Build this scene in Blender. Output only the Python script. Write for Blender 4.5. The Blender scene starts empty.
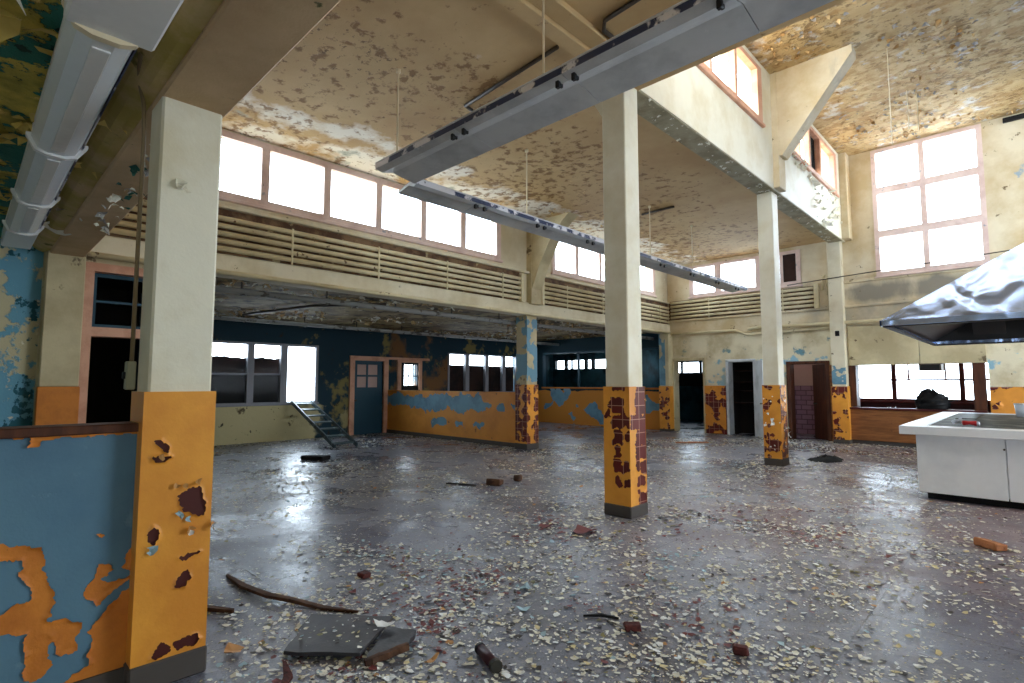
import bpy, math, random
from mathutils import Vector, Matrix, noise
R = random.Random(7)
SC = bpy.context.scene
COL = SC.collection
OFF = {}

# ------------------------------------------------------------------ materials
def srgb(r, g, b):
    f = lambda c: (c/255/12.92) if c/255 <= .04045 else ((c/255+.055)/1.055)**2.4
    return (f(r), f(g), f(b), 1)

class NT:
    def __init__(s, name):
        s.m = bpy.data.materials.new(name); s.m.use_nodes = True
        s.t = s.m.node_tree; s.t.nodes.clear()
        s.out = s.n('ShaderNodeOutputMaterial')
        s.pos = s.n('ShaderNodeNewGeometry').outputs['Position']
    def n(s, k, **kw):
        x = s.t.nodes.new(k)
        for a, b in kw.items(): setattr(x, a, b)
        return x
    def l(s, a, b): s.t.links.new(a, b)
    def math(s, op, a, b=0.0, clamp=False):
        x = s.n('ShaderNodeMath', operation=op); x.use_clamp = clamp
        for i, v in enumerate((a, b)):
            if isinstance(v, (int, float)): x.inputs[i].default_value = v
            else: s.l(v, x.inputs[i])
        return x.outputs[0]
    def noise(s, scale, detail=5, rough=.6, stretch=None, off=0, dist=0):
        mp = s.n('ShaderNodeMapping'); s.l(s.pos, mp.inputs[0])
        mp.inputs['Location'].default_value = (off*3.1, off*1.7, off*2.3)
        if stretch: mp.inputs['Scale'].default_value = stretch
        x = s.n('ShaderNodeTexNoise'); s.l(mp.outputs[0], x.inputs['Vector'])
        x.inputs['Scale'].default_value = scale; x.inputs['Detail'].default_value = detail
        x.inputs['Roughness'].default_value = rough; x.inputs['Distortion'].default_value = dist
        return x.outputs['Fac']
    def step(s, v, thr, soft=.02):
        x = s.n('ShaderNodeMapRange'); x.clamp = True
        s.l(v, x.inputs[0]); x.inputs[1].default_value = thr-soft; x.inputs[2].default_value = thr+soft
        return x.outputs[0]
    def mix(s, f, a, b):
        x = s.n('ShaderNodeMix', data_type='RGBA')
        if isinstance(f, (int, float)): x.inputs[0].default_value = f
        else: s.l(f, x.inputs[0])
        for v, i in ((a, 6), (b, 7)):
            if isinstance(v, tuple): x.inputs[i].default_value = v
            else: s.l(v, x.inputs[i])
        return x.outputs[2]
    def axis(s, a):
        x = s.n('ShaderNodeSeparateXYZ'); s.l(s.pos, x.inputs[0]); return x.outputs['XYZ'.index(a)]

def layered(name, base, layers=(), rough=.75, spec=.3, bump=.25, metal=0, grain=.06, rlayer=None, scale=1):
    """paint / plaster: a base colour with patches of other colours whose edges come from noise"""
    t = NT(name)
    c = base
    g = t.noise(9, 6, .65)
    gm = t.math('MULTIPLY_ADD', g, grain*2); 
    t.t.nodes[-1].inputs[2].default_value = 1-grain
    hsv = t.n('ShaderNodeHueSaturation'); hsv.inputs['Color'].default_value = base
    t.l(gm, hsv.inputs['Value']); c = hsv.outputs[0]
    h = t.math('MULTIPLY', t.noise(60, 3, .6), .25)
    for i, L in enumerate(layers):
        col, sc, thr = L[0], L[1], L[2]
        o = L[3] if len(L) > 3 else {}
        f = t.noise(sc*scale, o.get('detail', 6), o.get('rough', .62), o.get('stretch'), o.get('off', i+1), o.get('dist', 0))
        if 'zb' in o:   # more of it between two heights
            z = t.axis('Z'); a, b, k = o['zb']
            w = t.math('MULTIPLY', t.step(z, a, .12), t.math('SUBTRACT', 1.0, t.step(z, b, .12)))
            f = t.math('ADD', f, t.math('MULTIPLY', t.math('SUBTRACT', w, 1.0), k))
        if 'ab' in o:   # only between two values along one axis
            ax, a, b, k = o['ab']
            z = t.axis(ax)
            w = t.math('MULTIPLY', t.step(z, a, .25), t.math('SUBTRACT', 1.0, t.step(z, b, .25)))
            f = t.math('ADD', f, t.math('MULTIPLY', t.math('SUBTRACT', w, 1.0), k))
        if 'cl' in o:   # clumped by a second, larger noise
            s2, k = o['cl']
            f = t.math('ADD', f, t.math('MULTIPLY', t.math('SUBTRACT', t.noise(s2, 2, .5, None, i+11), .5), k))
        mk = t.step(f, thr, o.get('soft', .02))
        if 'amt' in o: mkc = t.math('MULTIPLY', mk, o['amt'])
        else: mkc = mk
        c = t.mix(mkc, c, col)
        h = t.math('ADD', h, t.math('MULTIPLY', mk, o.get('h', -.5)))
    b = t.n('ShaderNodeBsdfPrincipled'); t.l(c, b.inputs['Base Color'])
    b.inputs['Roughness'].default_value = rough; b.inputs['Metallic'].default_value = metal
    b.inputs['Specular IOR Level'].default_value = spec
    if rlayer:
        sc, lo, hi = rlayer
        x = t.n('ShaderNodeMapRange'); t.l(t.noise(sc, 5, .6, None, 5), x.inputs[0])
        x.inputs[1].default_value = .35; x.inputs[2].default_value = .65
        x.inputs[3].default_value = lo; x.inputs[4].default_value = hi
        t.l(x.outputs[0], b.inputs['Roughness'])
    if bump:
        bp = t.n('ShaderNodeBump'); bp.inputs['Strength'].default_value = bump; bp.inputs['Distance'].default_value = .02
        t.l(h, bp.inputs['Height']); t.l(bp.outputs[0], b.inputs['Normal'])
    t.l(b.outputs[0], t.out.inputs[0])
    return t.m

def flat(name, col, rough=.6, metal=0, spec=.4):
    return layered(name, col, (), rough, spec, .08, metal, .07)

def glass_mat():
    t = NT('wired_glass')
    a = t.n('ShaderNodeBsdfTransparent'); a.inputs[0].default_value = (.93, .95, .96, 1)
    g = t.n('ShaderNodeBsdfGlossy'); g.inputs['Roughness'].default_value = .08
    m = t.n('ShaderNodeMixShader'); m.inputs[0].default_value = .0015
    t.l(a.outputs[0], m.inputs[1]); t.l(g.outputs[0], m.inputs[2]); t.l(m.outputs[0], t.out.inputs[0])
    return t.m

def tile_mat():
    t = NT('red_wall_tile')
    ax = t.n('ShaderNodeSeparateXYZ'); t.l(t.pos, ax.inputs[0])
    cb = t.n('ShaderNodeCombineXYZ')
    t.l(t.math('ADD', ax.outputs[0], ax.outputs[1]), cb.inputs[0]); t.l(ax.outputs[2], cb.inputs[1])
    br = t.n('ShaderNodeTexBrick'); t.l(cb.outputs[0], br.inputs['Vector'])
    br.offset = 0; br.inputs['Scale'].default_value = 1
    br.inputs['Brick Width'].default_value = .155; br.inputs['Row Height'].default_value = .165
    br.inputs['Mortar Size'].default_value = .0045; br.inputs['Mortar Smooth'].default_value = .1
    br.inputs['Color1'].default_value = srgb(104, 26, 20); br.inputs['Color2'].default_value = srgb(82, 20, 17)
    br.inputs['Mortar'].default_value = srgb(186, 140, 120)
    b = t.n('ShaderNodeBsdfPrincipled'); t.l(br.outputs[0], b.inputs['Base Color'])
    b.inputs['Roughness'].default_value = .35
    t.l(b.outputs[0], t.out.inputs[0]); return t.m

CREAM = srgb(226, 217, 190); DIRTC = srgb(150, 128, 92)
M = {}
M['cream'] = layered('cream_wall_paint', CREAM, [
    (srgb(196, 180, 140), 1.3, .55, {'soft': .12, 'amt': .7}), (srgb(120, 105, 82), 5, .70, {'soft': .015}),
    (srgb(240, 235, 222), 3, .70, {'soft': .02})])
M['cream_column'] = layered('cream_column_paint', srgb(226, 221, 200), [
    (srgb(205, 192, 155), 1.6, .56, {'soft': .1, 'amt': .6}), (srgb(120, 110, 90), 7, .735, {'soft': .01})], rough=.5, spec=.45, bump=.2)
M['cream_dull'] = layered('weathered_cream_paint', srgb(206, 193, 155), [
    (srgb(165, 148, 112), 1.2, .5, {'soft': .1, 'amt': .6}), (srgb(112, 96, 72), 3.5, .66, {'soft': .02, 'cl': (.6, .25)})], rough=.55)
M['wall_high'] = layered('upper_wall_paint', srgb(222, 209, 180), [
    (srgb(190, 165, 118), .9, .52, {'soft': .12, 'amt': .8}),
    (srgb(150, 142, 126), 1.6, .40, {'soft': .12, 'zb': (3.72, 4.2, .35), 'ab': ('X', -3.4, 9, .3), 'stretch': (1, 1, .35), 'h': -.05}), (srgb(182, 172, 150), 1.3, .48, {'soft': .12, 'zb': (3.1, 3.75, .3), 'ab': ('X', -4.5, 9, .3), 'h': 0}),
    (srgb(150, 165, 175), 1.6, .60, {'ab': ('X', -.55, .4, .4), 'zb': (5.8, 7.2, .4)}),
    (srgb(118, 98, 70), 4.5, .67, {'soft': .02})])
M['wall_low_back'] = layered('peeling_back_wall_paint', srgb(226, 216, 186), [
    (srgb(150, 190, 205), 2.6, .56, {'zb': (1.4, 2.4, .3), 'cl': (.7, .2)}),
    (srgb(110, 150, 160), 2.2, .60, {'zb': (2.3, 3.1, .3)}),
    (srgb(176, 158, 115), 1.4, .54, {'soft': .1, 'amt': .7}), (srgb(115, 95, 70), 6, .69)])
M['pipe_recess'] = layered('mottled_brown_wall', srgb(132, 104, 76), [(srgb(88, 62, 44), 3, .5, {'soft': .06}), (srgb(186, 168, 130), 5, .64)])
M['orange'] = layered('orange_dado_paint', srgb(232, 160, 58), [
    (srgb(205, 128, 42), 1.6, .54, {'soft': .1, 'amt': .7, 'h': 0}), (srgb(150, 92, 34), 11, .73, {'soft': .015})], rough=.42, spec=.5, bump=.22)
M['orange_dark'] = layered('old_orange_paint', srgb(208, 128, 50), [
    (srgb(178, 102, 40), 2.5, .52, {'soft': .08, 'amt': .7, 'h': .2}), (srgb(120, 60, 24), 9, .69)], rough=.5, bump=.4)
M['orange_wall'] = layered('orange_wall_paint', srgb(226, 152, 62), [
    (srgb(196, 122, 48), 1.3, .54, {'soft': .1, 'amt': .7}), (srgb(140, 86, 40), 7, .69), (srgb(70, 48, 36), 6, .745)], rough=.5)
M['blue'] = layered('slate_blue_paint', srgb(92, 128, 150), [
    (srgb(74, 106, 130), 1.5, .5, {'soft': .12, 'amt': .7, 'h': .1}), (srgb(120, 150, 168), 4, .66, {'soft': .04, 'amt': .5}),
    (srgb(48, 66, 82), 6, .72, {'soft': .02})], rough=.5, bump=.25)
M['blue_light'] = layered('sky_blue_paint', srgb(112, 154, 174), [
    (srgb(92, 128, 146), 2, .54, {'soft': .06, 'amt': .8}), (srgb(206, 190, 150), 8, .71)], rough=.5)
M['blue_peel'] = layered('blue_wall_scaling_to_plaster', srgb(112, 168, 192), [
    (srgb(206, 196, 158), 2.2, .50, {'soft': .015, 'zb': (1.55, 4, .16), 'cl': (1.0, .2)}),
    (srgb(44, 98, 112), 3.4, .60, {'soft': .01, 'cl': (1.2, .2)}), (srgb(232, 226, 204), 4.6, .64, {'soft': .01})], bump=.8)
M['teal_wall'] = layered('dark_teal_wall_paint', srgb(26, 54, 66), [
    (srgb(128, 116, 70), 1.3, .60, {'soft': .03, 'cl': (.5, .2)}), (srgb(160, 150, 105), 1.6, .55, {'zb': (-1, 1.0, .3), 'soft': .04}),
    (srgb(196, 184, 140), 1.2, .27, {'ab': ('Y', -9, 7.4, .5), 'zb': (-1, 1.05, .5), 'soft': .05}), (srgb(92, 80, 58), 2.6, .62, {'ab': ('Y', -9, 7.4, .3), 'zb': (-1, 1.05, .3), 'soft': .03}),
    (srgb(118, 84, 50), 1.1, .50, {'ab': ('Y', 9.6, 12.4, .35), 'soft': .06}),
    (srgb(48, 44, 36), 4, .67)])
M['aisle_end'] = layered('orange_dado_under_dark_teal_paint', srgb(24, 52, 62), [(srgb(206, 136, 56), 1.5, .3, {'zb': (-9, 1.36, .9), 'soft': .02}), (srgb(120, 74, 36), 6, .70)])
M['teal'] = flat('dark_teal_joinery', srgb(22, 66, 84), .45)
M['teal_room'] = layered('teal_room_paint', srgb(34, 80, 92), [(srgb(20, 44, 50), 1.5, .55, {'soft': .1})])
M['ceil_main'] = layered('brown_stained_ceiling_paint', srgb(202, 174, 128), [
    (srgb(172, 138, 92), .45, .47, {'soft': .14, 'amt': .8, 'h': 0}),
    (srgb(232, 228, 218), .9, .475, {'soft': .05, 'ab': ('X', -20, -7.2, .25), 'h': -.1}),
    (srgb(150, 158, 150), 1.6, .60, {'soft': .05, 'ab': ('X', -20, -7.9, .2), 'h': -.1}),
    (srgb(126, 92, 54), 6.0, .575, {'soft': .04, 'cl': (.4, .3), 'ab': ('X', -20, -4.6, .1), 'amt': .85}), (srgb(92, 68, 42), 8, .66, {'cl': (.5, .3), 'ab': ('X', -20, -5.0, .12), 'amt': .8})], bump=.3)
M['ceil_high'] = layered('blistered_high_ceiling_paint', srgb(214, 192, 146), [
    (srgb(184, 156, 108), .7, .5, {'soft': .12, 'amt': .8, 'h': 0}), (srgb(212, 210, 202), 2.6, .60, {'cl': (.6, .2), 'soft': .04}),
    (srgb(164, 128, 78), 4.6, .53, {'soft': .07, 'stretch': (.85, 1.1, 1), 'cl': (.5, .25), 'amt': .7}),
    (srgb(124, 98, 62), 10, .60, {'soft': .03, 'stretch': (.85, 1.1, 1), 'cl': (.5, .25), 'amt': .7}), (srgb(140, 136, 124), 6, .69)], bump=.8)
M['ceil_low'] = layered('mouldy_olive_ceiling_paint', srgb(212, 190, 92), [
    (srgb(150, 140, 62), 2.2, .50, {'soft': .08, 'h': .2}), (srgb(232, 206, 122), 3.2, .60, {'soft': .02, 'h': .5}),
    (srgb(52, 120, 106), 2.6, .50, {'soft': .01, 'cl': (1.6, .25), 'h': -1}),
    (srgb(30, 62, 54), 4.2, .64, {'soft': .01}), (srgb(84, 86, 40), 9, .66)], bump=.9)
M['beam_low'] = layered('tan_beam_paint', srgb(206, 178, 140), [
    (srgb(176, 148, 112), 1.2, .5, {'soft': .1, 'amt': .7}), (srgb(96, 96, 60), 7, .70), (srgb(120, 112, 62), 3.4, .73)], bump=.4)
M['olive_beam'] = layered('olive_stained_beam_paint', srgb(206, 180, 134), [(srgb(176, 158, 84), 2, .47, {'soft': .1}), (srgb(120, 112, 56), 4, .62, {'soft': .03})])
M['ceil_aisle'] = layered('scaling_aisle_ceiling_paint', srgb(168, 150, 108), [
    (srgb(120, 100, 66), 1.4, .5, {'soft': .05}), (srgb(70, 58, 40), 3.4, .58), (srgb(224, 212, 178), 3, .66)], bump=.8)
M['pink'] = layered('faded_pink_frame_paint', srgb(230, 206, 196), [
    (srgb(206, 176, 166), 2, .54, {'soft': .08, 'amt': .7}), (srgb(150, 150, 160), 5, .68), (srgb(90, 68, 60), 8, .72)], rough=.5)
M['salmon'] = layered('salmon_frame_paint', srgb(214, 164, 136), [
    (srgb(186, 130, 102), 2.5, .54, {'soft': .08, 'amt': .7}), (srgb(110, 70, 52), 8, .71)], rough=.5)
M['glass'] = glass_mat()
M['tile'] = tile_mat()
M['base_dark'] = flat('grey_concrete_base', srgb(76, 70, 66), .7)
M['floor'] = None
M['lamp_white'] = layered('enamelled_lamp_metal', srgb(232, 233, 232), [(srgb(196, 198, 196), 2, .6, {'soft': .08, 'amt': .6, 'h': 0})], rough=.35, spec=.5, bump=.05)
M['diffuser'] = flat('ribbed_lamp_lens', srgb(228, 234, 238), .25, 0, .5)
M['lamp_blue'] = layered('dusty_bluegrey_reflector', srgb(202, 206, 208), [
    (srgb(164, 170, 174), 2, .55, {'soft': .1, 'amt': .7, 'h': 0, 'stretch': (1, 1, 3)}), (srgb(230, 230, 232), 6, .70)], rough=.42, spec=.5)
M['lamp_edge'] = layered('lamp_edge_paint', srgb(58, 66, 94), [(srgb(224, 224, 230), 2.2, .52, {'soft': .02})], rough=.4)
M['lamp_edge_white'] = flat('lamp_lip_paint', srgb(214, 216, 222), .4)
M['black'] = flat('black_plastic', srgb(20, 20, 22), .45)
M['iron'] = flat('dark_iron_conduit', srgb(66, 56, 46), .5)
M['grey_pipe'] = layered('grey_service_pipe', srgb(150, 150, 148), [(srgb(92, 86, 78), 4, .58)], rough=.45)
M['rod'] = flat('pale_rod_paint', srgb(222, 208, 176), .5)
M['rod_dark'] = flat('tarnished_rod', srgb(140, 112, 74), .5)
M['pipe'] = layered('cream_pipe_paint', srgb(222, 210, 172), [
    (srgb(190, 172, 130), 1.4, .55, {'soft': .1, 'amt': .7}), (srgb(118, 92, 62), 6, .66)], rough=.45, spec=.45)
M['hood'] = None
M['hood_dark'] = flat('dark_hood_lining', srgb(34, 32, 32), .6)  # even dark grey for the hood's inner faces
M['white_steel'] = layered('white_enamel_steel', srgb(238, 242, 247), [(srgb(214, 220, 228), 1.2, .56, {'soft': .1, 'amt': .7, 'h': 0})], rough=.3, spec=.5, bump=.04)
M['cooktop'] = layered('dusty_dark_cooktop', srgb(58, 56, 54), [(srgb(116, 112, 104), 3, .55, {'soft': .06}), (srgb(180, 172, 150), 14, .68)], rough=.5)
M['wood'] = layered('brown_wood_veneer', srgb(150, 98, 56), [
    (srgb(118, 74, 42), 2, .5, {'soft': .12, 'stretch': (1, 1, 9), 'h': 0}), (srgb(96, 58, 34), 5, .70)], rough=.5)
M['wood_dark'] = layered('dark_brown_wood', srgb(92, 52, 32), [(srgb(66, 36, 24), 2, .5, {'soft': .12, 'stretch': (6, 6, 1), 'h': 0})], rough=.5)
M['maroon'] = flat('maroon_paint', srgb(74, 24, 22), .5)
M['red_frame'] = flat('red_brown_frame_paint', srgb(120, 44, 34), .5)
M['board'] = layered('dark_brown_boarding', srgb(58, 36, 28), [(srgb(36, 22, 18), 1.6, .52, {'soft': .08})], rough=.8)
M['board_black'] = flat('blackened_boarding', srgb(18, 15, 14), .85)
M['grey_paint'] = flat('grey_window_paint', srgb(140, 140, 146), .5)
M['white_door'] = layered('white_door_paint', srgb(214, 218, 222), [(srgb(180, 184, 186), 2, .56, {'soft': .1})], rough=.45)
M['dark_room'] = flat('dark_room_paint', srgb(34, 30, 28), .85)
M['pink_tile'] = None
M['pink_plaster'] = flat('dusky_pink_plaster', srgb(196, 166, 156), .7)
M['steel_ladder'] = layered('dark_green_ladder_paint', srgb(58, 74, 78), [(srgb(120, 136, 140), 4, .60)], rough=.45)
M['wood_strip'] = layered('splintered_brown_wood', srgb(104, 72, 52), [(srgb(64, 42, 32), 9, .5, {'soft': .1})])
M['board_grey'] = layered('grey_board_debris', srgb(56, 54, 58), [(srgb(80, 77, 80), 3, .55, {'soft': .1})], rough=.5)
M['brick'] = layered('orange_brown_brick', srgb(172, 112, 72), [(srgb(130, 78, 48), 18, .55, {'soft': .06})], rough=.8)
M['redchip'] = layered('red_tile_fragment', srgb(98, 46, 42), [(srgb(66, 30, 28), 25, .5, {'soft': .1})])
M['rag'] = flat('black_rag_cloth', srgb(22, 22, 24), .9)
M['bag'] = flat('black_bin_bag_plastic', srgb(10, 10, 11), .6, 0, .25)
M['red_can'] = flat('red_can_print', srgb(196, 40, 44), .35)
M['silver'] = flat('crumpled_silver', srgb(200, 204, 214), .3, .7)
M['plum'] = flat('plum_cartridge_plastic', srgb(66, 34, 42), .4)
M['green_dirt'] = flat('olive_ring_plastic', srgb(52, 50, 44), .6)
M['conduit_cream'] = flat('brown_conduit_paint', srgb(134, 114, 82), .5)
M['switch_grey'] = flat('grey_green_switch_box', srgb(150, 148, 122), .5)

CHIP = {}
for k, c in (('cream', (232, 229, 214)), ('white', (238, 240, 240)), ('yellow', (220, 206, 158)), ('blue', (164, 192, 204)),
             ('red', (122, 62, 62)), ('orange', (196, 144, 84)), ('dark', (60, 54, 52)), ('grey', (160, 156, 150)), ('olive', (128, 122, 78))):
    CHIP[k] = flat('paint_chip_'+k, srgb(*c), .55)

def floor_mat():
    t = NT('dusty_grey_floor')
    c = t.mix(t.step(t.noise(.5, 5, .6), .5, .14), srgb(102, 104, 119), srgb(138, 141, 158))
    c = t.mix(t.math('MULTIPLY', t.step(t.noise(2.2, 7, .7, None, 3), .56, .06), .6), c, srgb(76, 74, 80))
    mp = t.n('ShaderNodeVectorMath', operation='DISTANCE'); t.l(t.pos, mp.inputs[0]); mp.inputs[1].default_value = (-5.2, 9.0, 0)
    sheen_mask = t.math('SUBTRACT', 1.0, t.step(mp.outputs['Value'], 4.6, 2.2))
    c = t.mix(t.math('MULTIPLY', t.math('MULTIPLY', sheen_mask, t.step(t.noise(.8, 6, .65, None, 15), .42, .14)), .75), c, srgb(176, 180, 194))  # paler patch in mid-hall, grazing sheen and light put into the colour
    # reddish dust right of the middle
    sep = t.n('ShaderNodeSeparateXYZ'); t.l(t.pos, sep.inputs[0])
    w = t.math('MULTIPLY', t.step(sep.outputs[0], -3.6, 1.6), t.step(sep.outputs[1], 5.2, 1.0))
    f = t.math('MULTIPLY', w, t.step(t.noise(1.0, 5, .65, None, 8), .46, .12))
    c = t.mix(t.math('MULTIPLY', f, .65), c, srgb(132, 98, 100))
    c = t.mix(t.math('MULTIPLY', t.step(t.noise(26, 4, .7, None, 4), .60, .05), .55), c, srgb(160, 156, 148))
    c = t.mix(t.math('MULTIPLY', t.step(t.noise(70, 3, .7, None, 12), .59, .04), .6), c, srgb(54, 52, 54))
    # square floor tiles, joints barely visible
    br = t.n('ShaderNodeTexBrick'); t.l(t.pos, br.inputs['Vector']); br.offset = 0
    br.inputs['Scale'].default_value = 1; br.inputs['Brick Width'].default_value = .9; br.inputs['Row Height'].default_value = .9
    br.inputs['Mortar Size'].default_value = .006; br.inputs['Color1'].default_value = (1, 1, 1, 1); br.inputs['Color2'].default_value = (.9, .9, .92, 1); br.inputs['Mortar'].default_value = (.55, .55, .55, 1)
    mx = t.n('ShaderNodeMix', data_type='RGBA'); mx.blend_type = 'MULTIPLY'; mx.inputs[0].default_value = 1
    t.l(c, mx.inputs[6]); t.l(br.outputs[0], mx.inputs[7])
    b = t.n('ShaderNodeBsdfPrincipled'); t.l(mx.outputs[2], b.inputs['Base Color'])
    x = t.n('ShaderNodeMapRange'); t.l(t.noise(.9, 6, .65, None, 6), x.inputs[0])
    x.inputs[1].default_value = .38; x.inputs[2].default_value = .66; x.inputs[3].default_value = .16; x.inputs[4].default_value = .5
    t.l(x.outputs[0], b.inputs['Roughness']); b.inputs['Specular IOR Level'].default_value = .8
    bp = t.n('ShaderNodeBump'); bp.inputs['Strength'].default_value = .22; bp.inputs['Distance'].default_value = .02
    t.l(t.noise(14, 7, .7, None, 2), bp.inputs['Height']); t.l(bp.outputs[0], b.inputs['Normal'])
    t.l(b.outputs[0], t.out.inputs[0]); return t.m
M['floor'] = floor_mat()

def hood_mat():
    t = NT('dented_bright_steel')
    b = t.n('ShaderNodeBsdfPrincipled'); b.inputs['Base Color'].default_value = srgb(164, 184, 220)
    b.inputs['Metallic'].default_value = 1; b.inputs['Roughness'].default_value = .26
    bp = t.n('ShaderNodeBump'); bp.inputs['Strength'].default_value = .5; bp.inputs['Distance'].default_value = .10
    t.l(t.noise(2.1, 1.5, .35, (1, 1, .6), 2, 1.5), bp.inputs['Height']); t.l(bp.outputs[0], b.inputs['Normal'])
    t.l(b.outputs[0], t.out.inputs[0]); return t.m
M['hood'] = hood_mat()

def pink_tile_mat():
    t = NT('lilac_wall_tile')
    ax = t.n('ShaderNodeSeparateXYZ'); t.l(t.pos, ax.inputs[0])
    cb = t.n('ShaderNodeCombineXYZ'); t.l(t.math('ADD', ax.outputs[0], ax.outputs[1]), cb.inputs[0]); t.l(ax.outputs[2], cb.inputs[1])
    br = t.n('ShaderNodeTexBrick'); t.l(cb.outputs[0], br.inputs['Vector']); br.inputs['Scale'].default_value = 1
    br.inputs['Brick Width'].default_value = .3; br.inputs['Row Height'].default_value = .15; br.inputs['Mortar Size'].default_value = .012
    br.inputs['Color1'].default_value = srgb(160, 124, 142); br.inputs['Color2'].default_value = srgb(140, 104, 124); br.inputs['Mortar'].default_value = srgb(94, 70, 80)
    b = t.n('ShaderNodeBsdfPrincipled'); t.l(br.outputs[0], b.inputs['Base Color']); b.inputs['Roughness'].default_value = .4
    t.l(b.outputs[0], t.out.inputs[0]); return t.m
M['pink_tile'] = pink_tile_mat()

# ------------------------------------------------------------------ mesh building
class MB:
    def __init__(s): s.v = []; s.f = []; s.mi = []; s.k = 0
    def face(s, *ix): s.f.append(ix); s.mi.append(s.k)
    def poly(s, pts):
        b = len(s.v); s.v += [tuple(p) for p in pts]; s.face(*range(b, b+len(pts))); return s
    def box(s, x0, x1, y0, y1, z0, z1):
        x0, x1 = sorted((x0, x1)); y0, y1 = sorted((y0, y1)); z0, z1 = sorted((z0, z1))
        b = len(s.v)
        s.v += [(x, y, z) for z in (z0, z1) for y in (y0, y1) for x in (x0, x1)]
        for q in ((0, 2, 3, 1), (4, 5, 7, 6), (0, 1, 5, 4), (2, 6, 7, 3), (0, 4, 6, 2), (1, 3, 7, 5)): s.face(*[b+i for i in q])
        return s
    def bbox(s, x0, x1, y0, y1, z0, z1, r=.01):
        """box with chamfered edges"""
        x0, x1 = sorted((x0, x1)); y0, y1 = sorted((y0, y1)); z0, z1 = sorted((z0, z1))
        r = min(r, (x1-x0)*.3, (y1-y0)*.3, (z1-z0)*.3)
        b = len(s.v); P = {}
        for i, x in enumerate((x0, x1)):
            for j, y in enumerate((y0, y1)):
                for k, z in enumerate((z0, z1)):
                    sx, sy, sz = (r, -r)[i], (r, -r)[j], (r, -r)[k]
                    for a, p in enumerate(((x, y+sy, z+sz), (x+sx, y, z+sz), (x+sx, y+sy, z))):
                        P[(i, j, k, a)] = len(s.v); s.v.append(p)
        for a in range(3):
            o = [q for q in range(3) if q != a]
            for e in (0, 1):
                q = []
                for (u, w) in ((0, 0), (1, 0), (1, 1), (0, 1)):
                    c = [0, 0, 0]; c[a] = e; c[o[0]] = u; c[o[1]] = w; q.append(P[(*c, a)])
                if (e == 0) ^ (a == 1): q.reverse()
                s.face(*q)
            for (u, w) in ((0, 0), (1, 0), (0, 1), (1, 1)):
                c0 = [0, 0, 0]; c0[a] = 0; c0[o[0]] = u; c0[o[1]] = w
                c1 = list(c0); c1[a] = 1
                s.face(P[(*c0, o[0])], P[(*c1, o[0])], P[(*c1, o[1])], P[(*c0, o[1])])
        for i in (0, 1):
            for j in (0, 1):
                for k in (0, 1): s.face(P[(i, j, k, 0)], P[(i, j, k, 1)], P[(i, j, k, 2)])
        return s
    def prism(s, poly, d):
        """polygon (3d points) pushed along d"""
        n = len(poly); b = len(s.v); d = Vector(d)
        s.v += [tuple(Vector(p)) for p in poly] + [tuple(Vector(p)+d) for p in poly]
        s.face(*range(b+n-1, b-1, -1)); s.face(*range(b+n, b+2*n))
        for i in range(n):
            j = (i+1) % n; s.face(b+i, b+j, b+n+j, b+n+i)
        return s
    def bar(s, p, q, w, h, up=(0, 0, 1)):
        p, q = Vector(p), Vector(q); d = (q-p).normalized(); up = Vector(up)
        sd = d.cross(up).normalized()*w/2; u = sd.cross(d).normalized()*h/2
        return s.prism([p-sd-u, p+sd-u, p+sd+u, p-sd+u], q-p)
    def tube(s, pts, r, n=10, caps=True):
        pts = [Vector(p) for p in pts]; b = len(s.v); prev = None
        for i, p in enumerate(pts):
            d = (pts[min(i+1, len(pts)-1)]-pts[max(i-1, 0)]).normalized()
            a = prev if prev else (Vector((0, 0, 1)) if abs(d.z) < .9 else Vector((1, 0, 0)))
            a = (a-d*a.dot(d)).normalized(); prev = a; c = d.cross(a)
            rr = r[i] if isinstance(r, (list, tuple)) else r
            for k in range(n):
                t = 2*math.pi*k/n; s.v.append(tuple(p+a*math.cos(t)*rr+c*math.sin(t)*rr))
        for i in range(len(pts)-1):
            for k in range(n):
                j = (k+1) % n; s.face(b+i*n+k, b+i*n+j, b+(i+1)*n+j, b+(i+1)*n+k)
        if caps:
            s.face(*range(b+n-1, b-1, -1)); e = b+(len(pts)-1)*n; s.face(*range(e, e+n))
        return s
    def flake(s, p, nrm, size, curl=.3, rnd=R, n=6):
        """an irregular, slightly cupped chip of paint"""
        nrm = Vector(nrm).normalized(); a = nrm.orthogonal().normalized(); a.rotate(Matrix.Rotation(rnd.uniform(0, 6.28), 3, nrm)); c = nrm.cross(a)
        p = Vector(p); b = len(s.v); s.v.append(tuple(p)); asp = rnd.uniform(.5, 1)
        for k in range(n):
            t = 2*math.pi*(k+rnd.uniform(-.3, .3))/n; rr = size*rnd.uniform(.6, 1.15)
            x, y = math.cos(t)*rr, math.sin(t)*rr*asp
            s.v.append(tuple(p+a*x+c*y+nrm*(curl*x*x/size*1.3+curl*.25*rnd.uniform(0, 1)*rr)))
        for k in range(n): s.face(b, b+1+k, b+1+(k+1) % n)
        return s
    def build(s, name, mats, parent=None, smooth=False, **tags):
        if not isinstance(mats, (list, tuple)): mats = [mats]
        off = Vector(OFF.get(parent.name, (0, 0, 0))) if parent else Vector((0, 0, 0))
        me = bpy.data.meshes.new(name)
        me.from_pydata([tuple(Vector(v)-off) for v in s.v] if parent else s.v, [], s.f)
        for m in mats: me.materials.append(m)
        me.polygons.foreach_set('material_index', s.mi)
        if smooth: me.polygons.foreach_set('use_smooth', [True]*len(me.polygons))
        me.update()
        o = bpy.data.objects.new(name, me); COL.objects.link(o)
        if parent: o.parent = parent
        OFF[o.name] = off if parent else Vector((0, 0, 0))
        for k, v in tags.items(): o[k] = v
        return o

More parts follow.
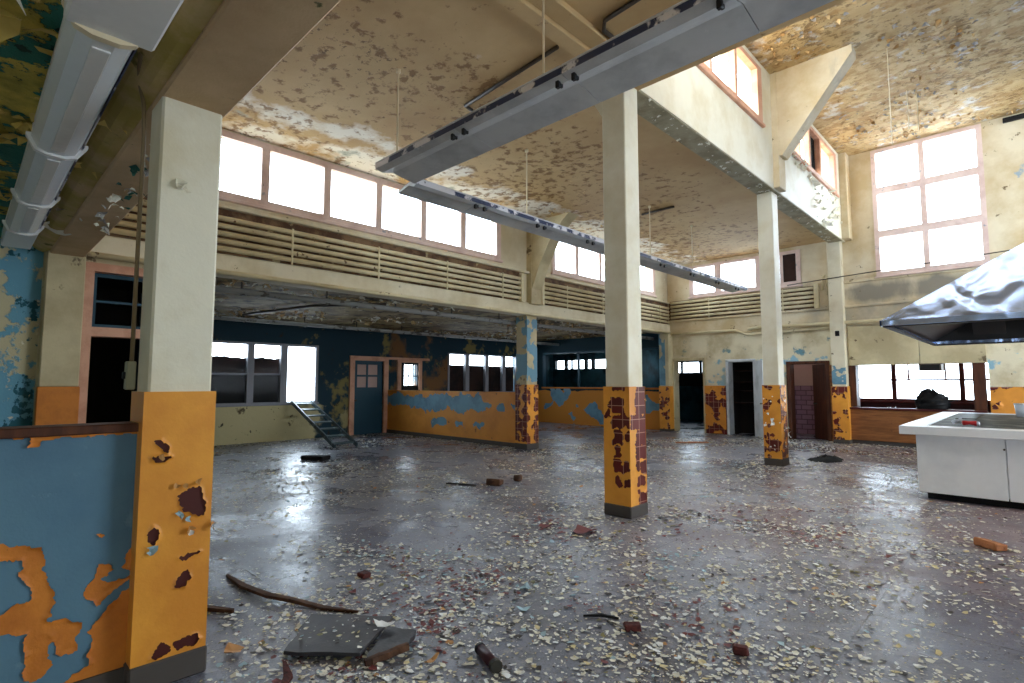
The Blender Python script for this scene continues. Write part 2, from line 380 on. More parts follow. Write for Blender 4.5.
def recalc(o):
    import bmesh
    b = bmesh.new(); b.from_mesh(o.data); bmesh.ops.recalc_face_normals(b, faces=b.faces); b.to_mesh(o.data); b.free(); return o

def tag(o, label=None, category=None, group=None, kind=None):
    if label: o['label'] = label
    if category: o['category'] = category
    if group: o['group'] = group
    if kind: o['kind'] = kind
    return o
def thing(name, loc, label, category, group=None, kind=None):
    o = bpy.data.objects.new(name, None); COL.objects.link(o); o.location = loc; o.empty_display_size = .1
    OFF[o.name] = Vector(loc); return tag(o, label, category, group, kind)
def struct(mb, name, mats, label=None, category=None, smooth=False):
    return tag(mb.build(name, mats, None, smooth), label, category, None, 'structure')

def wall(mb, ax, c0, c1, u0, u1, z0, z1, openings=()):
    """wall slab between c0 and c1 along axis ax ('X' or 'Y'), spanning u0..u1, with rectangular openings (ua,ub,za,zb)"""
    us = sorted({u0, u1, *[min(max(v, u0), u1) for o in openings for v in o[:2]]})
    zs = sorted({z0, z1, *[min(max(v, z0), z1) for o in openings for v in o[2:]]})
    solid = {}
    for i in range(len(us)-1):
        for j in range(len(zs)-1):
            u, z = (us[i]+us[i+1])/2, (zs[j]+zs[j+1])/2
            solid[i, j] = not any(o[0] < u < o[1] and o[2] < z < o[3] for o in openings)
    P = (lambda c, u, z: (c, u, z)) if ax == 'X' else (lambda c, u, z: (u, c, z))
    for (i, j), sd in solid.items():
        if not sd: continue
        a, b, c, d = us[i], us[i+1], zs[j], zs[j+1]
        mb.poly([P(c0, a, c), P(c0, b, c), P(c0, b, d), P(c0, a, d)])
        mb.poly([P(c1, a, c), P(c1, a, d), P(c1, b, d), P(c1, b, c)])
        for di, dj, q in ((-1, 0, [(a, c), (a, d)]), (1, 0, [(b, c), (b, d)]), (0, -1, [(a, c), (b, c)]), (0, 1, [(a, d), (b, d)])):
            if not solid.get((i+di, j+dj), False):
                (ua, za), (ub, zb) = q
                mb.poly([P(c0, ua, za), P(c1, ua, za), P(c1, ub, zb), P(c0, ub, zb)])
    return mb

def inpoly(p, u, v):
    n = len(p); ins = False; d = 1e9
    for i in range(n):
        (x0, y0), (x1, y1) = p[i], p[(i+1) % n]
        if (y0 > v) != (y1 > v) and u < (x1-x0)*(v-y0)/(y1-y0)+x0: ins = not ins
        dx, dy = x1-x0, y1-y0; t = max(0, min(1, ((u-x0)*dx+(v-y0)*dy)/(dx*dx+dy*dy+1e-12)))
        d = min(d, math.hypot(u-x0-t*dx, v-y0-t*dy))
    return -d if ins else d          # negative inside
def fn(u, v, s, o=0, oct=3): return noise.fractal(Vector((u*s+o, v*s-o*.7, o*1.3)), .9, 2.1, oct)

def sheet(name, O, U, V, N, w, h, step, maskf, mat, parent=None, lift=.004, curl=.015, edge=.03, smooth=True, seed=0):
    """a layer of paint: kept where maskf>0 (metres from its torn edge), curling away from the wall near the edge"""
    O, U, V, N = map(Vector, (O, U, V, N)); nu, nv = max(1, round(w/step)), max(1, round(h/step))
    m = [[maskf(i*w/nu, j*h/nv) for j in range(nv+1)] for i in range(nu+1)]
    b = MB(); ix = {}
    def vert(i, j):
        if (i, j) not in ix:
            u, v = i*w/nu, j*h/nv; e = max(0, 1-max(0, m[i][j])/edge)
            l = lift+curl*e*e*max(0, .35+fn(u, v, 7, seed, 2))
            ix[i, j] = len(b.v); b.v.append(tuple(O+U*u+V*v+N*l))
        return ix[i, j]
    for i in range(nu):
        for j in range(nv):
            c = [(i, j), (i+1, j), (i+1, j+1), (i, j+1)]
            k = [q for q in c if m[q[0]][q[1]] > 0]
            if len(k) == 4: b.face(*[vert(*q) for q in c])
            elif len(k) == 3: b.face(*[vert(*q) for q in k])
    return b.build(name, mat, parent, smooth)
def holes(polys, rough=.02, sc=14, seed=0):
    def f(u, v):
        n = fn(u, v, sc, seed)*rough
        return min([inpoly(p, u, v) for p in polys] or [9])+n
    return f
def inside(polys, rough=.02, sc=14, seed=0):
    g = holes(polys, rough, sc, seed); return lambda u, v: -g(u, v)
def rect(u0, v0, u1, v1): return [(u0, v0), (u1, v0), (u1, v1), (u0, v1)]

# ------------------------------------------------------------------ setting
W = -8.75          # face of the left upper wall
B = 16.6           # face of the far wall
DZ = 1.55          # top of the orange dado

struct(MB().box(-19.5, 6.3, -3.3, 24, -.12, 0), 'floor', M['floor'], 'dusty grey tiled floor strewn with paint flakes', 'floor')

# left upper wall with the strip of high windows, a ledge and a beam under it
wA = (2.15, 8.62, 4.42, 5.47); wB = (10.48, 15.72, 4.42, 5.42)
mb = wall(MB(), 'X', W, W-.32, -3.0, B, 3.42, 5.6, [wA, wB])
struct(mb, 'wall_left', M['cream'], 'cream upper wall on the left with strip windows and pipe rows', 'wall')
mb = MB().bbox(W-.32, W+.07, 1.06, B, 3.24, 3.54, .02)
mb.bbox(W-.02, W+.10, 1.06, B, 4.24, 4.29, .01)
struct(mb, 'trim_1', M['cream'], 'cream ledge and edge beam running under the left strip windows', 'beam')
struct(MB().box(W-.01, W+.015, 1.06, 9.25, 3.55, 4.24).box(W-.01, W+.015, 9.95, B-.05, 3.55, 4.24), 'trim_32', M['pipe_recess'], 'dark brown strip of wall behind the pipe rows', 'wall strip')  # darker mottled brown strip between the pipes and the wall
# lower left wall next to the door with a transom
dL = (1.15, 2.12, 0, 2.21); tL = (1.12, 2.12, 2.29, 3.07)
mb = wall(MB(), 'X', W, W-.3, .66, 2.48, 0, 3.24, [dL, tL])
struct(mb, 'wall_left.001', M['cream_dull'], 'short cream wall around the dark doorway behind the near column', 'wall')
mb = wall(MB(), 'X', -8.86, -9.05, -3.0, .66, 0, 3.4)
struct(mb, 'wall_left.002', M['blue_peel'], 'blue wall scaling down to white plaster behind the half-height partition', 'wall')
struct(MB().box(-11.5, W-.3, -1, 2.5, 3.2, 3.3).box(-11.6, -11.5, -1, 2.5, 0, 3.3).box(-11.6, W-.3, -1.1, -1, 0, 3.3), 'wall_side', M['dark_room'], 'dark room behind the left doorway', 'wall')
struct(MB().bbox(W-.02, W+.09, .68, 1.06, DZ, 3.24, .01), 'trim_2', M['cream_dull'], 'cream pilaster beside the dark left doorway', 'pilaster')
struct(MB().bbox(W-.02, W+.10, .665, 1.075, 0, DZ, .01), 'trim_3', M['orange_dark'], 'orange lower part of the pilaster beside the left doorway', 'pilaster')
# door surround and transom window
mb = wall(MB(), 'X', W+.05, W-.16, 1.06, 2.2, 0, 3.16, [(1.16, 2.1, 0, 2.2), (1.16, 2.1, 2.32, 3.05)])
struct(mb, 'trim_4', M['salmon'], 'chipped pink casing around the left doorway and its transom', 'door frame')
def window(name, ax, plane, out, u0, u1, z0, z1, lights, rails, fmat, label, depth=.09, proud=.025, sill=True, glass=True):
    """a window filling one opening: frame with its mullions, wired glass and a sill"""
    loc = (plane, (u0+u1)/2, z0) if ax == 'X' else ((u0+u1)/2, plane, z0)
    t = thing(name, loc, label, 'window', None, 'structure')
    op = [(a, b, c, d) for a, b in lights for c, d in rails]
    wall(MB(), ax, plane-out*proud, plane+out*depth, u0, u1, z0, z1, op).build('window_frame', fmat, t)
    if glass:
        g = MB(); c = plane+out*depth*.6
        for a, b, e, f in op:
            if ax == 'X': g.box(c-.003, c+.003, a-.02, b+.02, e-.02, f+.02)
            else: g.box(a-.02, b+.02, c-.003, c+.003, e-.02, f+.02)
        g.build('glass_panes', M['glass'], t)
    if sill:
        s = MB()
        if ax == 'X': s.bbox(plane-out*.06, plane+out*.02, u0-.04, u1+.04, z0-.05, z0+.01)
        else: s.bbox(u0-.04, u1+.04, plane-out*.06, plane+out*.02, z0-.05, z0+.01)
        s.build('window_sill', fmat, t)
    return t
LA = [(2.27, 3.21), (3.34, 4.27), (4.40, 5.31), (5.44, 6.35), (6.48, 7.40), (7.55, 8.48)]
window('window_1', 'X', W, -1, *wA, LA, [(4.52, 5.37)], M['pink'], 'long strip of six bright high windows above the left pipe row')
LB = [(10.6, 11.47), (11.6, 12.57), (12.68, 13.62), (13.75, 14.62), (14.74, 15.58)]
window('window_2', 'X', W, -1, *wB, LB, [(4.52, 5.32)], M['pink'], 'strip of high windows on the left wall partly hidden by the middle column')
window('window_3', 'X', W-.12, -1, 1.16, 2.1, 2.32, 3.05, [(1.21, 1.62), (1.65, 2.06)], [(2.37, 2.66), (2.69, 3.0)], M['teal'], 'teal four-pane transom window above the dark left doorway', .05, .02, False)
# wall pilaster with the curved haunch
mb = MB().bbox(W-.02, W+.16, 9.52, 9.9, 3.5, 5.5, .01)
pts = [(W+.1, 3.72), (W+.2, 3.95), (W+.42, 4.45), (W+.75, 5.0), (W+1.1, 5.35), (W+1.35, 5.52), (W+.1, 5.52)]
mb.prism([(x, 9.54, z) for x, z in pts], (0, .34, 0))
o = struct(mb, 'trim_5', M['cream_dull'], 'cream pilaster with a curved haunch between the two strip windows', 'pilaster'); recalc(o)

# ceilings
struct(MB().box(-9.05, -3.6, 1.04, B+.3, 5.5, 5.65).box(-3.6, 6.2, .7, 5.8, 5.5, 5.65), 'ceiling', M['ceil_main'], 'brown stained main ceiling with peeling paint', 'ceiling')
struct(MB().box(-3.9, 6.2, 5.6, B+.3, 7.75, 7.9), 'ceiling.001', M['ceil_high'], 'blistered ceiling of the raised bay on the right', 'ceiling')
struct(MB().box(-9.05, 6.2, -3.2, .72, 3.34, 3.5), 'ceiling.002', M['ceil_low'], 'low olive and green mouldy ceiling over the near corner', 'ceiling')
struct(MB().box(-15.2, W-.3, 2.2, B, 3.3, 3.42), 'ceiling.003', M['ceil_aisle'], 'dark scaling ceiling of the low side aisle', 'ceiling')

# near transverse beam, with a cove towards the low ceiling and the wall over it
mb = MB().bbox(-9.0, 6.2, .70, 1.04, 3.2, 3.5, .012)
mb.box(-9.0, 6.2, .72, 1.03, 3.49, 5.6)
struct(mb, 'beam', M['beam_low'], 'tan concrete beam crossing over the near column', 'beam')
mb = MB(); pr = [(.705, 3.225)]+[(.70-.17*math.sin(t*math.pi/10), 3.355-.125*math.cos(t*math.pi/10)) for t in range(0, 6)]+[(.705, 3.36)]
mb.prism([(-9, y, z) for y, z in pr], (15.2, 0, 0))
o = struct(mb, 'trim_6', M['olive_beam'], 'olive stained cove between the near beam and the low ceiling', 'cove'); recalc(o)
# beam along the column line, beam across the raised bay
struct(MB().bbox(-3.66, -3.47, 1.04, 5.6, 5.4, 5.52, .01).bbox(-3.47, -3.25, 1.04, 5.6, 5.44, 5.52, .01), 'beam.001', M['ceil_main'], 'shallow brown ceiling beam leading to the middle column', 'beam')
mb = MB().bbox(-3.84, 6.2, 5.6, 5.95, 5.38, 5.6, .01); wall(mb, 'Y', 5.62, 5.94, -3.84, 6.2, 5.55, 7.8, [(-2.9, 5.0, 6.75, 7.6)])  # unseen opening added to light the bay and show in the hood's reflections
struct(mb, 'beam.002', M['ceil_main'], 'brown beam crossing from the middle column along the edge of the raised bay', 'beam')
# raised bay side wall with its windows
r1 = (6.35, 10.42, 6.5, 7.62); r2 = (11.7, 15.85, 6.5, 7.62)
mb = wall(MB(), 'X', -3.47, -3.83, 5.95, B, 5.4, 7.8, [r1, r2])
rb = struct(mb, 'wall_middle', M['cream_column'], 'bright cream upstand wall of the raised bay above the columns', 'wall')
window('window_4', 'X', -3.47, -1, *r1, [(6.5, 7.05), (7.1, 8.1), (8.18, 9.12), (9.22, 10.2)], [(6.6, 7.53)], M['salmon'], 'salmon-framed high window nearer the middle column')
window('window_5', 'X', -3.47, -1, *r2, [(11.85, 12.7), (12.78, 13.42), (13.55, 14.3), (14.42, 15.6)], [(6.6, 7.53)], M['salmon'], 'salmon-framed high window beyond the tapered bracket with one dark pane')
mb = MB().box(-3.6, -3.56, 13.53, 14.32, 6.72, 7.54); struct(mb, 'trim_7', M['board_black'], 'black boarding behind a broken pane of the far raised window', 'board')
# pilaster and tapered bracket at the second column
mb = MB().bbox(-3.5, -3.36, 10.98, 11.36, 5.42, 7.78, .01)
mb.prism([(-3.42, 11.0, 6.05), (-3.3, 11.0, 6.05), (-2.06, 11.0, 7.62), (-2.06, 11.0, 7.78), (-3.42, 11.0, 7.78)], (0, .34, 0))
o = struct(mb, 'trim_8', M['wall_high'], 'tapered concrete bracket rising from the second column to the raised ceiling', 'bracket'); recalc(o)
struct(MB().bbox(-3.49, -3.3, 16.2, B, 5.42, 7.78, .01), 'trim_9', M['wall_high'], 'cream corner pilaster at the far end of the raised bay', 'pilaster')
# loose paint along the lower edge of the upstand wall
mb = MB(); rr = random.Random(3)
for i in range(70):
    y = 6.0+10.2*rr.random()
    mb.flake((rr.uniform(-3.8, -3.475), y, 5.392-rr.random()*.006), (rr.uniform(-.3, .3), rr.uniform(-.3, .3), -1), rr.uniform(.015, .06), .5, rr)
for i in range(70):
    y = rr.uniform(11.8, 16.2); mb.flake((-3.462, y, rr.uniform(5.45, 6.5) if y > 13.5 else rr.uniform(6.3, 6.5)), (1, rr.uniform(-.5, .5), rr.uniform(-.6, .3)), rr.uniform(.03, .1), .8, rr)
mb.build('hanging_flakes', CHIP['cream'], rb, kind='stuff')
struct(MB().box(-3.82, -3.49, 5.96, 16.3, 5.385, 5.4), 'trim_10', layered('scabby_underside_paint', srgb(160, 152, 124), [(srgb(136, 126, 98), 3, .52, {'soft': .08}), (srgb(190, 180, 150), 7, .64)], bump=.4), 'scabby underside of the upstand wall', 'soffit')

# hanging paint on the ceilings
def ceiling_flakes(n, x, y, z, smin, smax, seed, cl=.6, thr=.02, par=None, mats=('cream',), name='hanging_flakes'):
    rr = random.Random(seed); mb = MB(); k = 0; tries = 0
    while k < n and tries < n*14:
        tries += 1
        px, py = rr.uniform(*x), rr.uniform(*y)
        if fn(px, py, cl, seed, 3) < thr: continue
        mb.k = rr.randrange(len(mats)); s = rr.uniform(smin, smax)
        mb.flake((px, py, z-rr.uniform(.002, .012)), (rr.uniform(-.3, .3), rr.uniform(-.3, .3), -1), s, rr.uniform(.2, .9), rr); k += 1
    return mb
c = bpy.data.objects
M['chip_tan'] = flat('paint_chip_tan', srgb(206, 176, 126), .6); M['chip_brown'] = flat('paint_chip_brown', srgb(170, 134, 84), .7)
ceiling_flakes(260, (-8.6, -6.2), (1.2, 16), 5.5, .015, .05, 5, .5, .10).build('hanging_flakes', [M['chip_tan']], c['ceiling'], kind='stuff')
ceiling_flakes(900, (-3.3, 2.5), (6, 16.4), 7.75, .02, .07, 6, .6, .02, None, (0, 1, 2)).build('hanging_flakes', [M['chip_tan'], M['chip_brown'], CHIP['grey']], c['ceiling.001'], kind='stuff')
ceiling_flakes(800, (-14.8, -9.2), (2.6, 16), 3.3, .03, .10, 8, .5, .05, None, (0, 1)).build('hanging_flakes', [M['chip_tan'], CHIP['cream']], c['ceiling.003'], kind='stuff')
M['chip_olive'] = flat('olive_ceiling_paint', srgb(216, 190, 104), .6); M['chip_green'] = flat('green_ceiling_paint', srgb(30, 82, 70), .6)
mb = ceiling_flakes(260, (-8.7, -1.2), (-.6, .5), 3.335, .03, .11, 9, 1.1, -.05, None, (0, 1, 2, 1, 0))
mb.build('hanging_flakes', [M['chip_olive'], M['chip_green'], M['chip_olive']], c['ceiling.002'], kind='stuff')
mb = MB(); rr = random.Random(21)
for x, y, s, k in ((-2.35, .05, .12, 0), (-3.25, .02, .17, 0), (-3.05, .05, .08, 1), (-7.4, .62, .2, 1), (-6.6, .66, .12, 1), (-6.3, .5, .1, 0), (-5.2, .6, .09, 0), (-4.2, .62, .1, 0)):
    mb.k = k; mb.flake((x, y, 3.29), (rr.uniform(-.3, .3), -.25, -1), s, .55, rr, 8)
mb.build('hanging_flakes', [M['chip_olive'], CHIP['cream']], c['ceiling.002'], kind='stuff')
mb = MB()
for i in range(46):
    x = rr.choice((-5.0, -4.6, -5.6, -6.6, -4.1))+rr.gauss(0, .22); mb.k = rr.randrange(3)
    mb.flake((x, rr.uniform(.8, 1.0), 3.195), (rr.uniform(-.5, .5), rr.uniform(-.5, .5), -1), rr.uniform(.02, .06), .8, rr)
mb.build('hanging_flakes', [CHIP['cream'], M['chip_green'], CHIP['grey']], c['beam'], kind='stuff')

# far wall and everything let into it
hw = (-7.95, -4.6, 4.38, 5.4); bw = (-2.8, -.58, 4.34, 7.72)
ops = [(-14.35, -9.05, 1.4, 2.8), (-8.58, -7.56, 0, 2.33), (-6.78, -6.0, 0, 2.25), (-5.02, -4.06, 0, 2.15), (-3.55, -.74, 0, 2.06), hw, bw]
mb = wall(MB(), 'Y', B, B+.3, -15.3, -9.05, 0, 3.42, ops)
struct(mb, 'wall_back', M['aisle_end'], 'dark end wall of the side aisle with an orange dado', 'wall')
mb = wall(MB(), 'Y', B, B+.3, -9.05, 6.2, 0, 3.12, ops)
struct(mb, 'wall_back.001', M['wall_low_back'], 'peeling cream far wall with doorways and a serving hatch', 'wall')
mb = wall(MB(), 'Y', B-.04, B+.3, -9.05, 6.2, 3.12, 7.9, ops)
mb.bbox(-9.0, 6.2, B-.1, B-.02, 3.60, 3.66).bbox(-3.55, 6.2, B-.1, B-.02, 4.26, 4.33)
struct(mb, 'wall_back.002', M['wall_high'], 'stained cream upper part of the far wall', 'wall')
struct(MB().box(W+.05, -4.3, B-.055, B-.02, 3.68, 4.3), 'trim_33', M['pipe_recess'], 'dark brown strip of wall behind the far pipe row', 'wall strip')
window('window_6', 'Y', B-.04, 1, *hw, [(-7.82, -7.1), (-6.9, -5.85), (-5.7, -5.15)], [(4.47, 5.32)], M['pink'], 'high window on the far wall above the pipe row')
struct(MB().box(-5.06, -4.72, B-.07, B-.03, 4.5, 5.3), 'trim_11', M['board'], 'dark brown boarded light at the right end of the high far window', 'board')
window('window_7', 'Y', B-.04, 1, *bw, [(-2.7, -1.8), (-1.68, -.69)], [(4.47, 5.37), (5.55, 6.52), (6.70, 7.63)], M['pink'], 'tall bright six-light window at the far end of the raised bay')
# aisle end: dado face and cill of the opening
struct(MB().bbox(-14.4, -9.0, B-.05, B+.31, 1.36, 1.42), 'trim_12', M['orange_dark'], 'orange cill below the dark teal opening at the aisle end', 'cill')
sh = sheet('blue_paint_patch', (-14.3, B, 0), (1, 0, 0), (0, 0, 1), (0, -1, 0), 5.2, 1.36, .06, lambda u, v: .1*(fn(u, v, 1.1, 4)+.12-abs(v-.75)*.6-(.25 if u > 4.6 else 0)), M['blue_light'], None, .006, .01)
sh.parent = c['wall_back']
mb = MB().bbox(-14.36, -14.28, B-.02, B+.1, 1.4, 2.8)
for x in (-12.6, -10.9): mb.box(x-.04, x+.04, B+.04, B+.12, 1.4, 2.8)
mb.box(-14.3, -9.05, B+.04, B+.12, 2.74, 2.8)
struct(mb, 'window_8', M['teal'], 'dark teal framed opening at the end of the side aisle', 'window')
# orange dado between the first two doors with bare red tile, and right of the hatch
def dado(name, u0, u1, lab, maskf, red=True):
    mb = MB().bbox(u0, u1, B-.05, B+.01, 0, 1.5, .008); o = struct(mb, name, M['tile'], lab, 'dado')
    sh = sheet('orange_paint_layer', (u0, B-.05, .02), (1, 0, 0), (0, 0, 1), (0, -1, 0), u1-u0, 1.48, .02, maskf, M['orange_wall'], o, .006, .05)
    return o
dado('trim_13', -7.53, -6.86, 'orange dado with bare red tiles between the first and second far doors', lambda u, v: .12*(.16-fn(u, v, 4, 3)*1.3-max(0, .35-abs(u-.22)*1.1-abs(v-1.0)*.55)))
dado('trim_14', -.74, 4, 'orange dado right of the serving hatch with a scabbed top edge', lambda u, v: .1*(.5+fn(u, v, 5, 8)*.6-max(0, (v-1.38)*6)))
struct(MB().bbox(-6.84, -6.76, B-.06, B+.32, 0, 2.3).bbox(-6.02, -5.95, B-.06, B+.32, 0, 2.3).bbox(-6.84, -5.95, B-.06, B+.32, 2.23, 2.31), 'trim_15', M['white_door'], 'pale frame around the dark closet doorway', 'door frame')
struct(MB().bbox(-8.62, -8.575, B-.05, B+.32, 0, 2.36).bbox(-7.58, -7.5, B-.05, B+.32, 0, 2.36).bbox(-8.62, -7.5, B-.05, B+.32, 2.31, 2.4), 'trim_16', M['cream_dull'], 'cream frame around the first far doorway', 'door frame')
struct(MB().bbox(-5.09, -4.99, B-.06, B+.32, 0, 2.15).bbox(-4.09, -3.99, B-.06, B+.32, 0, 2.15).bbox(-5.09, -3.99, B-.06, B+.32, 2.12, 2.2), 'trim_17', M['wood_dark'], 'brown frame around the third far doorway', 'door frame')
struct(MB().bbox(-3.99, -3.88, B-.07, B+.02, 0, 2.08), 'trim_18', M['wood'], 'narrow brown wood panel beside the third far doorway', 'panel')

# rooms behind the far wall
mb = wall(MB(), 'Y', 22, 22.2, -12, -6.85, 0, 3.2, [(-11.6, -9.4, 2.0, 2.5)])
mb.box(-12, -11.85, 18.2, 22.2, 0, 3.2).box(-6.95, -6.85, B+.3, 22, 0, 3.2).box(-15.25, -6.85, B+.3, 22.2, 3.2, 3.3)
wall(mb, 'Y', 18.2, 18.4, -15.25, -11.85, 0, 3.2, [(-15.05, -12.3, 2.14, 2.58)]); mb.box(-15.25, -15.15, B+.3, 18.4, 0, 3.2)
struct(mb, 'wall_far', M['teal_room'], 'dark teal room behind the far wall', 'wall')
window('window_9', 'Y', 18.2, 1, -15.05, -12.3, 2.14, 2.58, [(-15.0, -14.5), (-14.36, -14.15), (-14.1, -13.45), (-13.3, -13.1), (-12.95, -12.36)], [(2.18, 2.54)], M['black'], 'low bright strip window seen through the opening at the aisle end', .08, .02, False)
window('window_10', 'Y', 22, 1, -11.6, -9.4, 2.0, 2.5, [(-11.3, -11.06), (-10.96, -10.22), (-10.1, -9.6)], [(2.03, 2.47)], M['black'], 'bright strip window seen through the first far doorway', .08, .02, False)
struct(MB().box(-11.3, -9.4, 21.9, 21.98, 1.45, 1.98), 'trim_19', M['board_black'], 'blackened board under the strip window of the teal room', 'board')
# closet behind the second doorway
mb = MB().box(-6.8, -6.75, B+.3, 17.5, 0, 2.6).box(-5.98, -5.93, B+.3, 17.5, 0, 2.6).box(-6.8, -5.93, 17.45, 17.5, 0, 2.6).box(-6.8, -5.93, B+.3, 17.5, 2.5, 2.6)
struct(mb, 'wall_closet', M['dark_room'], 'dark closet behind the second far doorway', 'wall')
for z in (.95, 1.32, 1.6, 1.95):
    struct(MB().bbox(-6.75, -5.98, B+.35, 17.45, z, z+.03), 'trim_20', M['board'], 'shelf board across the dark closet', 'shelf')
# leaf of the closet door, standing open
t = thing('door_2', (-5.98, B-.07, 0), 'white closet door standing open on the far wall', 'door', None, 'structure')
a = math.radians(52); e = Vector((-5.98+.76*math.cos(a), B-.07-.76*math.sin(a), 0))
MB().bar((-5.98, B-.07, 1.14), (e.x, e.y, 1.14), .045, 2.2).build('door_leaf', M['white_door'], t)
MB().tube([(e.x-.05, e.y+.02, 1.0), (e.x-.10, e.y-.04, 1.0)], .02).build('door_handle', M['iron'], t)
# tiled room behind the third doorway
mb = MB().box(-5.95, -5.85, B+.3, 18.6, 0, 2.7).box(-3.98, -3.9, B+.3, 18.6, 0, 2.75); wall(mb, 'Y', 18.5, 18.6, -5.95, -3.9, 0, 2.75, [(-5.8, -4.1, 2.2, 2.68)])  # high back opening added out of view to light this room
o = struct(mb, 'wall_pantry', M['pink_plaster'], 'pink plaster walls of the small room behind the third doorway', 'wall')
MB().box(-5.85, -5.83, B+.3, 18.5, 0, 1.5).box(-5.85, -3.98, 18.48, 18.5, 0, 1.5).build('tile_dado', M['pink_tile'], o, label='lilac wall tiles')
struct(MB().box(-5.95, -3.9, B+.3, 18.6, 2.7, 2.8), 'ceiling.004', M['pink_plaster'], 'ceiling of the small tiled room', 'ceiling')
t = thing('door_3', (-4.1, B+.12, 0), 'dark brown door standing ajar in the third far doorway', 'door', None, 'structure')
MB().bar((-4.1, B+.14, 1.06), (-4.62, B+.82, 1.06), .045, 2.1).build('door_leaf', M['wood_dark'], t)
MB().tube([(-4.52, B+.66, 1.0), (-4.6, B+.62, 1.0)], .025).build('door_handle', M['iron'], t)
# kitchen behind the hatch
kw = (-4.25, -.84, 1.02, 2.24)
mb = wall(MB(), 'Y', 20.5, 20.7, -4.6, 3.2, 0, 3.12, [kw]); mb.box(-3.9+.0, -3.8, B+.3, 18.6, 0, 3.1).box(-4.6, -4.5, 18.95, 20.7, 0, 3.1).box(-4.6, -3.8, 18.95, 19.05, 0, 3.1).box(-3.9, -3.8, 18.6, 19.0, 0, 3.1).box(3.1, 3.2, B+.3, 20.7, 0, 3.1).box(-4.6, 3.2, 18.95, 20.7, 3.05, 3.2).box(-3.9, 3.2, B+.3, 18.95, 3.05, 3.2)
struct(mb, 'wall_kitchen', M['maroon'], 'maroon walls of the kitchen behind the serving hatch', 'wall')
window('window_11', 'Y', 20.5, 1, *kw, [(-4.13, -3.22), (-3.1, -1.57), (-1.45, -.9)], [(1.1, 1.65), (1.71, 2.16)], M['red_frame'], 'wide bright kitchen window behind the serving hatch')
kwin = bpy.data.objects['window_11']
MB().box(-2.80, -2.76, 20.46, 20.56, 1.68, 2.18).box(-1.90, -1.86, 20.46, 20.56, 1.68, 2.18).build('muntin', M['red_frame'], kwin)
# hatch trim and the boards above it
struct(MB().bbox(-3.56, -3.38, B-.02, B+.28, .96, 2.05), 'trim_21', M['wood_dark'], 'reddish brown post at the left of the serving hatch', 'post')
struct(MB().bbox(-1.03, -.8, B-.03, B+.28, 0, 2.08), 'trim_22', M['wood_dark'], 'dark brown post at the right of the serving hatch', 'post')
struct(MB().bbox(-3.5, -2.0, B-.09, B-.01, 2.05, 3.08, .006), 'trim_23', M['cream_dull'], 'cream board over the left half of the serving hatch', 'panel')
struct(MB().bbox(-1.985, -.76, B-.09, B-.01, 2.06, 3.08, .006), 'trim_24', M['cream_dull'], 'cream board over the right half of the serving hatch', 'panel')
t = thing('serving_counter', (-2.2, B, 0), 'brown wood serving counter below the hatch in the far wall', 'counter')
MB().bbox(-3.55, -1.03, B-.1, B+.1, .1, .9, .006).build('front_panel', M['wood'], t)
MB().bbox(-3.56, -.8, B-.16, B+.12, .9, .95, .01).build('counter_top', M['maroon'], t)
MB().box(-3.53, -1.05, B-.07, B+.1, 0, .1).build('plinth', M['base_dark'], t)

# outer wall of the aisle, X = -15
oA = (4.2, 7.3, 1.02, 2.68); dO = (8.46, 9.5, 0, 2.28); oB = (10.15, 10.88, 1.34, 2.26); oC = (12.15, 15.75, 1.2, 2.66)
mb = wall(MB(), 'X', -15, -15.25, 2.2, B, 0, 3.42, [oA, dO, oB, oC]); mb.box(-15.2, W-.3, 2.2, 2.4, 0, 3.42)
struct(mb, 'wall_aisle', M['teal_wall'], 'dark blue and ochre outer wall of the side aisle', 'wall')
window('window_12', 'X', -15, -1, *oA, [(4.32, 5.33), (5.5, 6.21), (6.4, 7.22)], [(1.06, 2.62)], M['grey_paint'], 'three-light aisle window with two lights boarded and one clear', .1, .03)
for a, b in ((4.2, 5.41), (5.42, 6.3)):
    nn = 14; top = [(a+(b-a)*i/nn, 2.27+.05*fn(i*.37, a, 1.3, 2)) for i in range(nn+1)]
    mb = MB().prism([(-15.16, y, z) for y, z in top]+[(-15.16, b, 1.80), (-15.16, a, 1.80)], (-.03, 0, 0))
    o = struct(mb, 'trim_25', M['board'], 'dark brown board behind a light of the aisle window', 'board'); recalc(o)
    struct(MB().box(-15.19, -15.16, a, b, 1.04, 1.83), 'trim_26', M['board_black'], 'black board behind a light of the aisle window', 'board')
    struct(MB().bbox(-15.10, -15.02, a-.03, b+.03, 1.8, 1.85), 'trim_27', M['grey_paint'], 'grey rail across a boarded light of the aisle window', 'rail')
# the door and its side light
struct(wall(MB(), 'X', -14.93, -15.1, 8.3, 9.66, 0, 2.42, [(8.46, 9.5, 0, 2.28)]).bbox(-14.99, -14.93, 9.66, 11.3, 2.34, 2.42), 'trim_28', M['salmon'], 'salmon pink frame of the teal aisle door', 'door frame')
t = thing('door_1', (-15.05, 8.98, 0), 'teal door with a four-pane glazed top in the aisle', 'door', None, 'structure')
wall(MB(), 'X', -15.04, -15.09, 8.44, 9.52, .0, 2.31, [(8.6, 8.92, 1.45, 1.78), (8.98, 9.32, 1.45, 1.78), (8.6, 8.92, 1.84, 2.16), (8.98, 9.32, 1.84, 2.16)]).build('door_leaf', M['teal'], t)
MB().box(-15.07, -15.06, 8.58, 9.34, 1.43, 2.18).build('glazing', M['pink_plaster'], t, label='dusty pinkish panes')
MB().tube([(-15.03, 8.54, 1.05), (-14.97, 8.54, 1.05)], .03).build('door_handle', M['iron'], t)
